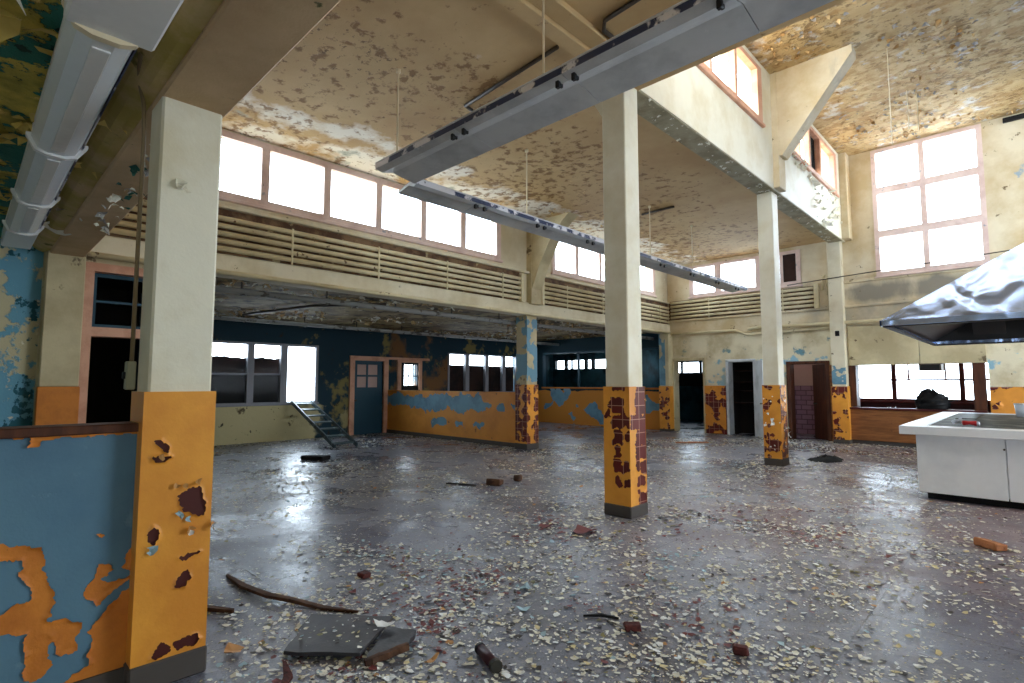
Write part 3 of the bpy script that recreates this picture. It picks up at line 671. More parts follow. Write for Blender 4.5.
window('window_13', 'X', -15, -1, *oB, [(10.3, 10.47), (10.5, 10.66), (10.69, 10.84)], [(1.5, 1.8), (1.83, 2.2)], M['board_black'], 'small six-pane window beside the teal aisle door', .03, .01)
struct(wall(MB(), 'X', -14.95, -15.02, 10.02, 11.0, 1.2, 2.34, [(10.16, 10.87, 1.34, 2.26)]), 'trim_29', M['salmon'], 'salmon frame of the small aisle window', 'window frame')
window('window_14', 'X', -15, -1, *oC, [(12.22, 12.97), (13.15, 13.97), (14.13, 14.88), (15.05, 15.68)], [(1.25, 2.62)], M['grey_paint'], 'four-light window beyond the orange aisle partition', .1, .03)
struct(MB().box(-15.2, -15.16, 12.2, 15.7, 1.2, 2.24), 'trim_30', M['board'], 'dark brown boards behind the lower part of the far aisle window', 'board')
# cross partition of the aisle
mb = MB().bbox(-15, -9.08, 9.64, 9.8, .1, 1.36, .01); o = struct(mb, 'wall_cross', M['orange_wall'], 'waist-high orange partition with sky-blue patches across the aisle', 'partition')
PB = [[(-12.682, 1.247), (-11.394, 1.267), (-10.585, 1.28), (-10.119, 1.032), (-10.201, .916), (-10.581, .788), (-10.933, .862), (-11.481, .782), (-12.063, .915), (-12.675, .896)],
 [(-12.617, .581), (-12.258, .628), (-11.958, .518), (-12.154, .385), (-12.613, .391)], [(-9.874, 1.039), (-9.636, 1.046), (-9.636, .853), (-9.874, .844)],
 [(-9.403, 1.052), (-9.198, 1.085), (-9.198, .87), (-9.365, .918)], [(-11.478, .512), (-11.201, .556), (-11.199, .408), (-11.477, .392)], [(-11.064, .504), (-10.666, .611), (-10.367, .568), (-10.324, .429), (-10.752, .375)],
 [(-15.121, 1.168), (-14.325, 1.264), (-12.955, 1.205), (-12.287, 1.217), (-11.657, 1.228), (-11.333, 1.233), (-11.329, .922), (-11.962, .852), (-12.279, .741), (-12.776, .773), (-13.475, .853), (-14.314, .881), (-14.908, .919)],
 [(-12.686, .497), (-12.277, .642), (-11.802, .565), (-11.955, .386), (-12.517, .354)]]
sheet('blue_paint_patch', (-14.98, 9.64, .11), (1, 0, 0), (0, 0, 1), (0, -1, 0), 5.85, 1.24, .03, inside([[(u+14.98, v-.11) for u, v in p] for p in PB], .14, 4), M['blue_light'], o, .006, .004)
struct(MB().box(-15, -9.08, 9.62, 9.82, 0, .11), 'baseboard_cross', M['base_dark'], 'dark base strip of the orange aisle partition', 'baseboard')

# unseen enclosing walls, with added window openings sized to light the hall
mb = wall(MB(), 'X', 6, 6.25, -3, B, 0, 7.9, [(8.2, 16, 1.1, 3.6), (6.3, 10.4, 6.2, 7.6), (11.2, 16, 6.2, 7.6)])
struct(mb, 'wall_right', M['cream'], 'cream wall closing the hall on the right', 'wall')
mb = wall(MB(), 'Y', -3, -3.25, -9.05, 6.2, 0, 3.5, [(1.8, 4.6, 1.0, 2.2)])
struct(mb, 'wall_near', M['cream'], 'cream wall closing the near corner', 'wall')

# ------------------------------------------------------------------ columns
NH = [[(.873, .981), (.928, 1.017), (.981, 1.016), (.989, .964), (1.005, .922), (1.003, .858), (.975, .86), (.934, .883), (.899, .901), (.88, .942)],
 [(.738, .801), (.759, .839), (.781, .823), (.788, .779), (.769, .741), (.744, .764)], [(.74, 1.289), (.777, 1.29), (.812, 1.252), (.813, 1.212), (.79, 1.235), (.768, 1.262)],
 [(.738, 1.203), (.825, 1.198), (.798, 1.176), (.75, 1.181)], [(.887, .647), (.931, .662), (.989, .662), (.955, .644), (.91, .632)], [(.875, .497), (.886, .54), (.935, .584), (.946, .535), (.922, .494)],
 [(.778, .161), (.805, .211), (.824, .227), (.866, .19), (.864, .168), (.821, .15)], [(.879, .205), (.913, .212), (.991, .222), (1.007, .189), (.979, .16), (.929, .173), (.898, .156)]]
M['bare_maroon'] = flat('bare_maroon_tile', srgb(74, 24, 20), .5)
def column(x0, x1, y0, y1, ztop, label, front, right, dark=None, upper='cream_column', step=.014, dz=DZ, bz=.14, left=None, haunch=False):
    t = thing('column', ((x0+x1)/2, (y0+y1)/2, 0), label, 'column', None, 'structure')
    s = MB().bbox(x0+.02, x1-.02, y0+.02, y1-.02, dz-.05, ztop, .012)
    if haunch: s.prism([(x0+.03, y0+.03, ztop-.42), (x0-.1, y0+.03, ztop-.2), (x0-.12, y0+.03, ztop), (x0+.03, y0+.03, ztop)], (0, y1-y0-.06, 0))
    recalc(s.build('shaft', M[upper], t))
    MB().box(x0+.004, x1-.004, y0+.004, y1-.004, bz, dz-.004).build('tile_core', dark or M['tile'], t)
    MB().bbox(x0-.008, x1+.008, y0-.008, y1+.008, 0, bz, .01).build('base', M['base_dark'], t)
    h = dz-bz; om = M['orange']
    sheet('paint_layer', (x1-.004, y0, bz), (0, 1, 0), (0, 0, 1), (1, 0, 0), y1-y0, h, step, right, om, t, .004, .02, .02)
    sheet('paint_layer', (x0, y0+.004, bz), (1, 0, 0), (0, 0, 1), (0, -1, 0), x1-x0, h, step, front, om, t, .004, .02, .02)
    full = lambda u, v: 1
    sheet('paint_layer', (x0+.004, y0, bz), (0, 1, 0), (0, 0, 1), (-1, 0, 0), y1-y0, h, .1, left or full, om, t, .004, 0)
    sheet('paint_layer', (x0, y1-.004, bz), (1, 0, 0), (0, 0, 1), (0, 1, 0), x1-x0, h, .1, full, om, t, .004, 0)
    sheet('paint_layer', (x0, y0, dz-.004), (1, 0, 0), (0, 1, 0), (0, 0, 1), x1-x0, y1-y0, .1, full, om, t, .004, 0)
    return t
solid = lambda u, v: 1
# nearest column
tN = column(-3.69, -3.39, .69, 1.04, 3.22, 'nearest column, cream above orange, with dark maroon holes in its paint', solid,
            holes([[(u-.69, v-.14) for u, v in p] for p in NH], .008, 40), M['bare_maroon'], 'cream_column', .006)
mb = MB(); rr = random.Random(4)
for y, z, s, k, n in ((.885, .88, .028, 0, (1, -.6, .2)), (.915, .85, .02, 0, (1, .5, .3)), (.93, .80, .03, 1, (1, .4, -.5)), (.765, .725, .03, 0, (1, -.7, -.3)), (.745, .715, .02, 0, (1, .3, -.6)),
                      (1.03, .80, .03, 1, (.6, 1, 0)), (.78, 1.215, .02, 1, (1, 0, -.8)), (.93, .775, .02, 2, (1, .2, .6)), (.90, 1.03, .022, 1, (1, 0, .6)), (.96, 1.04, .022, 1, (1, .2, .7)), (.86, 1.035, .02, 1, (1, -.2, .6))):
    mb.k = k; mb.flake((-3.378, y, z), n, s, .8, rr, 8)
mb.build('curled_flake', [CHIP['blue'], CHIP['orange'], CHIP['white']], tN)
mb = MB()
for y, z, s in ((.80, 2.72, .035), (.83, 2.70, .028)): mb.flake((-3.408, y, z), (1, .5, -.35), s, .7, rr, 8)
mb.build('curled_flake', M['cream_column'], tN, label='curled cream paint')
t = tag(MB().tube([(-3.2, .56, 3.28), (-3.45, .6, 3.27), (-3.64, .665, 3.22), (-3.685, .682, 3.05), (-3.685, .682, 1.72)], .011, 8).build('conduit', M['conduit_cream'], None, True), 'thin brown conduit running down the hidden side of the nearest column', 'conduit')
t = thing('switch_box', (-3.67, .68, 1.56), 'grey-green switch box on the side of the nearest column', 'switch')
MB().bbox(-3.72, -3.65, .655, .70, 1.56, 1.72, .006).build('cover', M['switch_grey'], t)
MB().bbox(-3.695, -3.675, .64, .657, 1.62, 1.66, .003).build('toggle', M['black'], t)
# middle column
MF = [(-3.707, 1.562, -3.549, 1.497), (-3.793, 1.372, -3.74, 1.183), (-3.709, 1.404, -3.547, 1.226), (-3.52, 1.192, -3.404, 1.06), (-3.705, 1.208, -3.546, 1.052), (-3.698, 1.022, -3.56, .867), (-3.54, 1.03, -3.47, .9), (-3.676, .835, -3.62, .707), (-3.686, .67, -3.58, .536), (-3.56, .67, -3.49, .55), (-3.682, .478, -3.60, .381), (-3.544, .451, -3.48, .372)]
MR = [(5.734, 1.562, 5.962, 1.401), (5.711, 1.391, 5.955, 1.217), (5.6, 1.212, 5.948, 1.034), (5.70, 1.027, 5.96, .837), (5.71, .85, 5.95, .68), (5.705, .679, 5.785, .552), (5.817, .638, 5.929, .506), (5.737, .47, 5.923, .357), (5.72, .33, 5.8, .26), (5.775, .259, 5.95, .12)]
column(-3.84, -3.47, 5.58, 5.95, 5.42, 'middle column, cream above orange, with red tiles showing in rows', holes([rect(a+3.84, d-.14, c_+.0+3.84, b-.14) for a, b, c_, d in MF], .045, 11, 3),
       holes([rect(a-5.58, d-.14, c_-5.58, b-.14) for a, b, c_, d in MR], .03, 11, 5), haunch=True)
# second column
column(-3.845, -3.515, 11.02, 11.38, 5.42, 'second column, before the closet door, orange with scattered red tile and white flecks',
       lambda u, v: .12*(.30-fn(u, v, 6.5, 9)*1.25-(.18 if 1.2 < v < 1.38 else 0)-(.12 if v < .25 else 0)+(.15 if .55 < v < 1.1 else 0)), lambda u, v: .1*(fn(u, v, 5, 2)+.02-(.25 if v < .9 else 0)), step=.02)
mb = MB(); rr = random.Random(8)
for i in range(13):
    mb.flake((rr.choice((-3.78, -3.7, -3.62))+rr.gauss(0, .05), 11.0, rr.choice((1.3, 1.25, .9, .35))+rr.gauss(0, .05)), (0, -1, rr.uniform(-.6, .6)), rr.uniform(.015, .05), .7, rr)
    mb.flake((-3.475, rr.uniform(11.05, 11.4), rr.uniform(.3, 1.45)), (1, 0, rr.uniform(-.6, .6)), rr.uniform(.015, .05), .7, rr)
mb.build('curled_flakes', CHIP['white'], c['column.002'], kind='stuff')
# left pillar carrying the upper wall
rows = lambda u, v: .1*(abs(((v+.07) % .165)-.0825)*-1+.02)
tP = column(-9.12, -8.73, 9.5, 9.92, 3.26, 'pillar at the end of the orange partition, blue flaked paint above red tiles',
       lambda u, v: max(-.02, .05*(.0+(abs(u-.2)*-3+.18)+fn(u, v, 7, 6)*.8)) if v > .06 else .02, lambda u, v: .06*(.12+(.35 if abs(u-.18) < .07 else -.15)+fn(u, v, 6, 4)*.8), None, 'cream_dull', .02)
M['pillar_blue'] = M['blue_light']
sheet('blue_paint_patch', (-9.1, 9.518, 1.6), (1, 0, 0), (0, 0, 1), (0, -1, 0), .37, 1.6, .02, lambda u, v: .1*(fn(u, v, 4, 12)*1.3-.12+u*.8), M['blue_light'], tP, .004, .01)
sheet('blue_paint_patch', (-8.752, 9.52, 1.6), (0, 1, 0), (0, 0, 1), (1, 0, 0), .38, 1.55, .02, lambda u, v: .1*(fn(u, v, 4, 15)*1.3+.12), M['blue_light'], tP, .004, .01)
# pillar in the far left corner, pilaster by the hatch
tC = column(-8.98, -8.6, 16.28, 16.68, 3.24, 'corner pillar beside the first far doorway, teal and cream above orange', lambda u, v: .1*(.3-fn(u, v, 6, 21)*.9-max(0, .42-abs(u-.3)*2.2-abs(v-.7)*.75)), solid, None, 'cream_dull', .02, 1.48, .08)
sheet('blue_paint_patch', (-8.96, 16.298, 1.5), (1, 0, 0), (0, 0, 1), (0, -1, 0), .22, 1.72, .03, lambda u, v: .1*(.4+fn(u, v, 4, 22)), M['blue_light'], tC, .004, .006)
tH = column(-3.9, -3.53, 16.3, 16.68, 5.42, 'pilaster at the left of the serving hatch with a blue patch over red tiles', lambda u, v: .1*(.22-fn(u, v, 6, 31)*.6-max(0, .55-abs(u-.16)*1.6-abs(v-1.3)*1.8)-max(0, .3-abs(u-.16)*3-abs(v-.95)*4)), solid, None, 'cream', .02, 1.5, .1)
sheet('blue_paint_patch', (-3.88, 16.318, 1.55), (1, 0, 0), (0, 0, 1), (0, -1, 0), .33, .5, .02, lambda u, v: .1*(.28+fn(u, v, 6, 33)*.9-abs(v-.22)*.9), M['blue_light'], tH, .004, .006)
MB().bbox(-3.76, -3.66, 16.30, 16.325, 2.84, 2.98).build('hole_shade_plate', M['board_black'], tH, label='flat black plate standing for a square hole')  # flat black plate stands in for the shade inside a hole

# half-height partition in the near left corner
o = struct(MB().bbox(-3.64, -3.5, -3, .72, 0, 1.34, .006), 'wall_partition', M['blue'], 'half-height blue partition with torn orange paint beside the nearest column', 'partition')
struct(MB().bbox(-3.67, -3.475, -3, .7, 1.335, 1.382, .006), 'trim_31', M['wood_dark'], 'dark worn wooden cap on the half-height partition', 'cap')
struct(MB().box(-3.49, -3.478, -3, .69, 0, .12), 'baseboard_partition', M['base_dark'], 'dark base strip of the half-height partition', 'baseboard')
PO = [[(.177, .846), (.329, .804), (.344, .742), (.342, .7), (.382, .573), (.389, .518), (.367, .451), (.348, .425), (.392, .358), (.375, .302), (.39, .233), (.368, .19), (.328, .171), (.28, .189), (.292, .269), (.279, .355), (.285, .404), (.198, .432), (-.1, .44), (-.1, .53), (.194, .524), (.238, .556), (.3, .564), (.28, .642), (.242, .698), (.268, .718), (.251, .753), (.181, .769), (-.2, .76), (-.3, .85)],
 [(.343, .448), (.431, .442), (.503, .398), (.496, .357), (.471, .333), (.492, .261), (.448, .255), (.396, .278), (.393, .348), (.349, .404)],
 [(.487, .534), (.529, .599), (.553, .672), (.59, .668), (.626, .626), (.593, .606), (.566, .596), (.595, .566), (.7, .591), (.701, .561), (.635, .527), (.554, .46), (.525, .496)],
 [(.438, .129), (.531, .183), (.52, .23), (.543, .298), (.523, .337), (.548, .384), (.601, .446), (.646, .49), (.703, .532), (.742, .313), (.752, .103), (.673, .1), (.3, .1), (-.6, .1), (-.6, .16), (.3, .15)],
 [(.532, .828), (.555, .829), (.565, .81), (.542, .803)], [(.674, .724), (.694, .731), (.7, .602), (.65, .626)],
 [(.0, 1.34), (.249, 1.329), (.251, 1.313), (.302, 1.308), (.387, 1.322), (.464, 1.322), (.521, 1.326), (.689, 1.322), (.7, 1.352), (.0, 1.385)], [(.243, 1.329), (.307, 1.333), (.296, 1.291), (.246, 1.276)],
 [(-.6, .9), (-.3, .7), (-.2, .4), (-.5, .3), (-.9, .5)]]
sheet('orange_paint_layer', (-3.5, -1.0, .1), (0, 1, 0), (0, 0, 1), (1, 0, 0), 1.69, 1.235, .006, inside([[(u+1.0, v-.1) for u, v in p] for p in PO], .012, 26), M['orange_dark'], o, .003, .022, .03)

# ------------------------------------------------------------------ pipes
def coil(label, ax, c0, u0, u1, zs, head0, head1, loc, r=.041):
    t = thing('pipe_coil', loc, label, 'heating pipes', 'heating pipe rows under the high windows')
    P = (lambda u, z, d=0: (c0+d, u, z)) if ax == 'X' else (lambda u, z, d=0: (u, c0+d, z))
    for z in zs: MB().tube([P(u0, z), P(u1, z)], r, 12).build('pipe', M['pipe'], t, True)
    for h, u in ((head0, u0), (head1, u1)):
        if h: MB().bbox(*( (c0-.05, c0+.06, u-.045, u+.045) if ax == 'X' else (u-.06, u+.06, c0-.07, c0+.05)), min(zs)-.1, max(zs)+.12, .012).build('header', M['pipe'], t)
    n = max(2, int((u1-u0)/1.6))
    for i in range(n):
        u = u0+(i+.6)*(u1-u0)/n
        mb = MB()
        if ax == 'X': mb.bbox(c0+.03, c0+.048, u-.015, u+.015, min(zs)-.09, max(zs)+.05, .003)
        else: mb.bbox(u-.015, u+.015, c0-.048, c0-.03, min(zs)-.09, max(zs)+.05, .003)
        mb.build('strap', M['pipe'], t)
    return t
ZS = [3.61, 3.725, 3.84, 3.955, 4.07]
coil('row of five cream heating pipes under the six-light strip window', 'X', W+.1, 1.1, 9.22, ZS, False, True, (W+.1, 5, 3.6))
coil('row of five cream heating pipes between the curved haunch and the far left corner', 'X', W+.1, 9.98, B-.18, ZS, True, False, (W+.1, 13, 3.6))
coil('row of five cream heating pipes on the far wall ending in a manifold', 'Y', B-.12, W+.16, -4.2, [3.75, 3.87, 3.99, 4.11, 4.23], False, True, (-6, B-.12, 3.6))
tag(MB().tube([(-4.05, B-.1, 4.15), (-4.05, B-.1, 4.5), (-3.98, B-.1, 4.56), (-3.93, B-.1, 4.5), (-3.93, B-.1, 4.0)], .03, 10).build('elbow_pipe', M['pipe'], None, True), 'bent cream pipe rising from the manifold on the far wall', 'pipe')
tag(MB().tube([(W+.12, 1.1, 3.25), (W+.12, 9.4, 3.25), (W+.12, B-.12, 3.25)], .036, 12).build('steam_pipe', M['pipe'], None, True), 'cream pipe along the bottom edge of the left upper wall', 'pipe')
tag(MB().tube([(W+.12, B-.1, 3.2), (-6.5, B-.1, 3.2), (-6.15, B-.1, 3.04), (-3.95, B-.1, 3.1)], .036, 12).build('steam_pipe', M['pipe'], None, True), 'cream pipe with a dropped bend over the closet door', 'pipe')
tag(MB().tube([(-6.1, B-.1, 3.2), (-5.8, B-.1, 3.24), (-3.9, B-.2, 3.2), (-3.4, B-.16, 3.2), (4, B-.16, 3.2)], .045, 12).build('steam_pipe', M['pipe'], None, True), 'cream pipe along the far wall passing behind the hood', 'pipe')
for x, lab in ((-9.32, 'grey service pipe hung under the aisle ceiling next to the upper wall'), (-13.5, 'grey service pipe hung under the aisle ceiling next to the outer wall')):
    t = thing('service_pipe', (x, 9, 3.1), lab, 'pipe')
    MB().tube([(x, 2.5, 3.1), (x, B-.05, 3.1)], .05, 12).build('pipe', M['grey_pipe'], t, True)
    for k in range(9):
        y = 3.2+k*1.5; MB().bbox(x-.06, x+.06, y-.015, y+.015, 3.04, 3.06, .003).bbox(x-.065, x-.055, y-.015, y+.015, 3.04, 3.32, .002).build('hanger', M['iron'], t)
tag(MB().tube([(-9.42, 6.0, 3.2), (-11, 5.2, 3.24), (-13.38, 4.6, 3.2)], .03, 8).build('branch_pipe', M['iron'], None, True), 'dark branch pipe crossing the aisle ceiling', 'pipe')
tag(MB().tube([(-5.55, 4.9, 5.474), (-5.53, 4.75, 5.474), (-3.75, 4.62, 5.474)], .025, 8).build('conduit', M['iron'], None, True), 'dark conduit on the main ceiling left of the shallow beam', 'conduit')
tag(MB().tube([(-3.2, 5.5, 5.474), (-3.2, 4.75, 5.474), (-3.1, 4.62, 5.474), (-1.0, 4.45, 5.474)], .025, 8).build('conduit', M['iron'], None, True), 'dark bent conduit on the main ceiling right of the shallow beam', 'conduit')
tag(MB().tube([(-6.3, 10.8, 5.474), (-5.5, 10.8, 5.474)], .025, 8).build('conduit', M['iron'], None, True), 'short dark conduit stub on the ceiling seen right of the middle column', 'conduit')
tag(MB().tube([(-4.9, B-.3, 4.36), (-3.4, B-.3, 4.43), (3.5, B-.3, 4.72)], .014, 8).build('tie_wire', M['iron'], None, True), 'thin wire stretched across the foot of the tall far window', 'wire')
for x, y, zb, lab in ((-1.62, 11.6, 5.9, 'longest thin wire hanging from the raised ceiling'), (-1.6, 13.6, 6.9, 'middle thin wire hanging from the raised ceiling'), (-1.47, 13.9, 6.95, 'short thin wire hanging beside two others from the raised ceiling')):
    tag(MB().tube([(x, y, 7.76), (x, y, zb)], .008, 6).build('hanging_wire', M['rod'], None), lab, 'wire')
tag(MB().bbox(-.2, .6, B-.16, B-.06, 7.58, 7.68).build('angle_bracket', M['board_black'], None), 'dark iron bar at the top of the far wall right of the tall window', 'bracket')

# ------------------------------------------------------------------ lamps
def trough(label, ax, c0, c1, u0, u1, z, joints, rods, near):
    """a run of bare fluorescent reflectors on rods: reflectors between joints, lampholders at the joints"""
    cc = (c0+c1)/2
    P = (lambda u, c_, zz: (u, c_, zz)) if ax == 'X' else (lambda u, c_, zz: (c_, u, zz))
    t = thing('hanging_lamp_trough', P((u0+u1)/2, cc, z), label, 'fluorescent light', 'hanging fluorescent troughs')
    js = [u0]+list(joints)+[u1]
    s = 1 if c1 > c0 else -1; w = abs(c1-c0)
    for a, b in zip(js[:-1], js[1:]):
        a2, b2 = a+.004, b-.004
        prof = [(c0, z+.01), (c0+s*w*.16, z-.012), (c0+s*w*.42, z+.03), (c1, z-.02), (c1, z+.012), (c0+s*w*.42, z+.075), (c0, z+.075)]
        mb = MB().prism([P(a2, *q) for q in prof], Vector(P(b2, 0, 0))-Vector(P(a2, 0, 0)))
        rf = recalc(mb.build('reflector', M['lamp_blue'], t))
        mb = MB(); q0, q1 = sorted((c0-s*.006, c0+s*.004))
        if ax == 'X': mb.box(a2, b2, q0, q1, z+.012, z+.075)
        else: mb.box(q0, q1, a2, b2, z+.012, z+.075)
        mb.build('side_strip', M['lamp_edge'], rf)
        mb = MB(); q0, q1 = sorted((c0-s*.014, c0+s*.03))
        if ax == 'X': mb.bbox(a2, b2, q0, q1, z+.072, z+.092, .004)
        else: mb.bbox(q0, q1, a2, b2, z+.072, z+.092, .004)
        mb.build('lip', M['lamp_edge_white'], rf)
    for j in joints:
        for d in (-.09, .09):
            q = P(j+d, c0+s*w*.1, z-.03)
            MB().bbox(q[0]-.02, q[0]+.02, q[1]-.02, q[1]+.02, z-.062, z+.02, .006).bbox(q[0]-.014, q[0]+.014, q[1]+.02, q[1]+.06, z-.04, z, .005).build('lampholder', M['black'], t)
    for u in rods:
        q = P(u, c0+s*w*.12, 0); MB().tube([(q[0], q[1], z+.07), (q[0], q[1], 5.49)], .011, 8).tube([(q[0], q[1], 5.45), (q[0], q[1], 5.495)], .03, 8).build('hanger_rod', M['rod'], t)
    return t
trough('bluish hanging lamp trough running towards the viewer above the middle column', 'X', 3.54, 4.13, -5.85, 2.6, 4.29, (-4.3, -2.83, -1.36, .1, 1.55), (-5.48, -3.1, -.4), 1)
trough('long bluish hanging lamp trough running away parallel to the strip windows', 'Y', -5.84, -6.28, 4.16, 15.85, 4.27, (5.36, 6.76, 8.18, 9.55, 10.95, 12.42, 13.88, 15.2), (6.42, 10.43, 12.47), 1)
# enclosed fitting under the low ceiling
t = thing('ceiling_light', (-5, .38, 3.34), 'long white enclosed fluorescent fitting under the low mouldy ceiling', 'ceiling light')
for a, b in ((-7.3, -6.06), (-6.04, -4.61), (-4.59, -2.86)):
    MB().bbox(a, b, .25, .50, 3.19, 3.33, .01).build('housing', M['lamp_white'], t)
    pr = [(.24, 3.2), (.275, 3.13), (.33, 3.11), (.41, 3.11), (.465, 3.13), (.50, 3.2)]
    ln = recalc(MB().prism([(a, y, z) for y, z in pr], (b-a, 0, 0)).build('lens', M['diffuser'], t))
    MB().bbox(a+.1, b-.1, .335, .405, 3.103, 3.112, .002).build('lens_rib', M['lamp_white'], ln)
    MB().box(a, b, .498, .506, 3.18, 3.215).build('edge_strip', M['lamp_edge'], ln)
MB().bbox(-8.3, -7.32, .25, .50, 3.14, 3.33, .01).build('end_housing', M['lamp_white'], t)
MB().bbox(-2.85, 2, .222, .548, 3.12, 3.33, .012).build('cover', M['lamp_white'], t, label='plain white metal cover')
for x in (-2.85, -4.6, -6.05, -7.31):
    recalc(MB().prism([(x-.02, y, z) for y, z in ((.215, 3.2), (.26, 3.115), (.32, 3.095), (.42, 3.095), (.48, 3.115), (.535, 3.2), (.535, 3.22), (.215, 3.22))], (.04, 0, 0)).build('clip', M['rod'] if x == -2.85 else M['lamp_white'], t))

# ------------------------------------------------------------------ kitchen island and hood
t = thing('kitchen_island', (.4, 11.7, 0), 'large white enamelled cooking island below the steel hood', 'cooking counter')
MB().box(-1.14, 3.1, 9.46, 13.9, 0, .13).build('plinth', M['board_black'], t)
for x0, x1 in ((-1.22, -.305), (-.295, .62), (.63, 1.55), (1.56, 2.45), (2.46, 3.2)):
    p = MB().bbox(x0, x1, 9.33, 9.37, .1, .885, .006).build('front_panel', M['white_steel'], t)
    MB().tube([(x1-.012, 9.318, .745), (x1-.012, 9.335, .745)], .013, 8).build('screw', M['iron'], p)
MB().bbox(-1.225, -1.18, 9.35, 14.0, .1, .885, .006).build('side_panel', layered('grey_green_side_panel', srgb(120, 128, 126), [(srgb(90, 96, 94), 2, .55, {'soft': .1})], rough=.5), t)
MB().box(-1.19, 3.15, 9.375, 14.0, .12, .88).build('body', M['white_steel'], t)
mb = MB(); wall_pts = None
mb.bbox(-1.39, 3.3, 9.2, 9.5, .885, 1.0, .006).box(-1.389, -1.12, 9.49, 14.01, .886, .999).bbox(-1.39, 3.3, 14.0, 14.2, .885, 1.0, .006).box(3.05, 3.299, 9.49, 14.01, .886, .999)
mb.build('worktop_rim', M['white_steel'], t)
MB().box(-1.13, 3.07, 9.48, 14.02, .88, .985).build('cooktop', M['cooktop'], t)
MB().bbox(-1.0, -.72, 11.9, 13.6, .985, .996, .004).build('griddle_plate', M['black'], t)
t = thing('crushed_can', (-.66, 9.9, .99), 'crushed red and silver drinks can on the white island', 'can')
rr = random.Random(5)
mb = MB(); mb.tube([(-.75, 9.9, 1.03), (-.68, 9.93, 1.035), (-.60, 9.9, 1.03)], [.034, .024, .036], 12).build('body', M['red_can'], t, True)
MB().tube([(-.60, 9.9, 1.03), (-.575, 9.9, 1.03), (-.57, 9.9, 1.03)], [.036, .03, .022], 12).build('end_cap', M['silver'], t, True)
t = tag(MB().flake((-.8, 9.95, 1.02), (.3, -.6, 1), .07, .9, rr, 9).flake((-.83, 9.93, 1.03), (-.3, -.8, .6), .05, .9, rr, 8).build('foil_scrap', M['silver'], None), 'crumpled silver foil scrap beside the crushed can', 'foil')
t = thing('white_tub', (-.16, 13.3, 1), 'white plastic tub at the far side of the cooking island', 'tub')
MB().tube([(-.16, 13.3, .987), (-.16, 13.3, 1.2)], [.10, .12], 16).build('body', M['white_steel'], t, True)
MB().tube([(-.16, 13.3, 1.2), (-.16, 13.3, 1.225)], .128, 16).build('lid', M['lamp_white'], t)

t = thing('range_hood', (.45, 12.1, 2.4), 'dented bright steel canopy hood hanging over the cooking island', 'range hood')
hx0, hx1, hy0, hy1, hz = -1.57, 3.4, 9.3, 14.9, 2.4
q0 = [(hx0, hy0), (hx1, hy0), (hx1, hy1), (hx0, hy1)]; hh = 1.3
q1 = [(hx0+1.68*hh, hy0+.34*hh), (hx1-1.68*hh, hy0+.34*hh), (hx1-1.68*hh, hy1-.34*hh), (hx0+1.68*hh, hy1-.34*hh)]; ht = hz+.09+hh
for i in range(4):
    j = (i+1) % 4
    mb = MB(); a, b_, c2, d = (*q0[i], hz+.09), (*q0[j], hz+.09), (*q1[j], ht), (*q1[i], ht)
    mb.poly([a, b_, c2, d]); o = mb.build('canopy_panel', [M['hood'], M['hood_dark']], t)
    so = o.modifiers.new('thickness', 'SOLIDIFY'); so.thickness = .012; so.offset = -1; so.material_offset = 1; so.material_offset_rim = 0
mb = MB()
for x0, x1, y0, y1 in ((hx0, hx1, hy0, hy0+.03), (hx0, hx1, hy1-.03, hy1), (hx0, hx0+.03, hy0, hy1), (hx1-.03, hx1, hy0, hy1)): mb.bbox(x0, x1, y0, y1, hz+.015, hz+.1, .006)
mb.build('rim', M['hood'], t)
mb = MB()
for x0, x1, y0, y1 in ((hx0+.03, hx1-.03, hy0+.03, hy0+.1), (hx0+.03, hx1-.03, hy1-.1, hy1-.03), (hx0+.03, hx0+.1, hy0+.03, hy1-.03), (hx1-.1, hx1-.03, hy0+.03, hy1-.03)): mb.bbox(x0, x1, y0, y1, hz, hz+.03, .005)
mb.build('drip_gutter', M['hood_dark'], t)
mb = MB()
for x in (-.6, .3, 1.2): mb.bar((x, hy1-.2, hz+.2), (x, hy1-1.4, hz+1.1), .5, .03)
mb.build('filter_panel', M['hood_dark'], t)
MB().bbox(q1[0][0]-.02, q1[1][0]+.02, q1[0][1]-.02, q1[2][1]+.02, ht-.03, 7.75, .02).build('duct', M['hood'], t)
MB().tube([(-.42, hy0+.30, hz+.33), (-.42, hy0+.36, hz+.36)], .06, 14).build('dimple_plate', M['hood'], t)

# ------------------------------------------------------------------ other things
t = thing('bin_bag', (-1.82, B+.06, .95), 'black bin bag slumped on the serving counter', 'bag')
mb = MB(); n1, n2 = 22, 14
for j in range(n2+1):
    for i in range(n1):
        a = 2*math.pi*i/n1; f = j/n2; r0 = (.29*(1-f**3.4)**.7+.03)*(1+.42*fn(math.cos(a)*1.4, math.sin(a)*1.4+f*2.4, 2.2, 3))
        if f > .85: r0 *= 1.1
        mb.v.append((-1.82+r0*math.cos(a), B+.06+r0*.75*math.sin(a), .952+.42*f+.16*fn(math.cos(a)*1.2, math.sin(a)*1.2, 1.6, 7)*f))
for j in range(n2):
    for i in range(n1): k = (i+1) % n1; mb.face(j*n1+i, j*n1+k, (j+1)*n1+k, (j+1)*n1+i)
mb.face(*range(n1-1, -1, -1)); mb.face(*range(n2*n1, n2*n1+n1))
mb.build('sack', M['bag'], t, True)
t = thing('vent_box', (-1.76, B-.2, 1.88), 'dark box hanging below the boards over the serving hatch', 'vent box')
MB().bbox(-2.0, -1.52, B-.3, B-.1, 1.88, 2.06, .01).build('casing', M['iron'], t)
MB().bbox(-1.96, -1.6, B-.31, B-.295, 1.9, 2.03, .004).build('grille', M['board_black'], t)
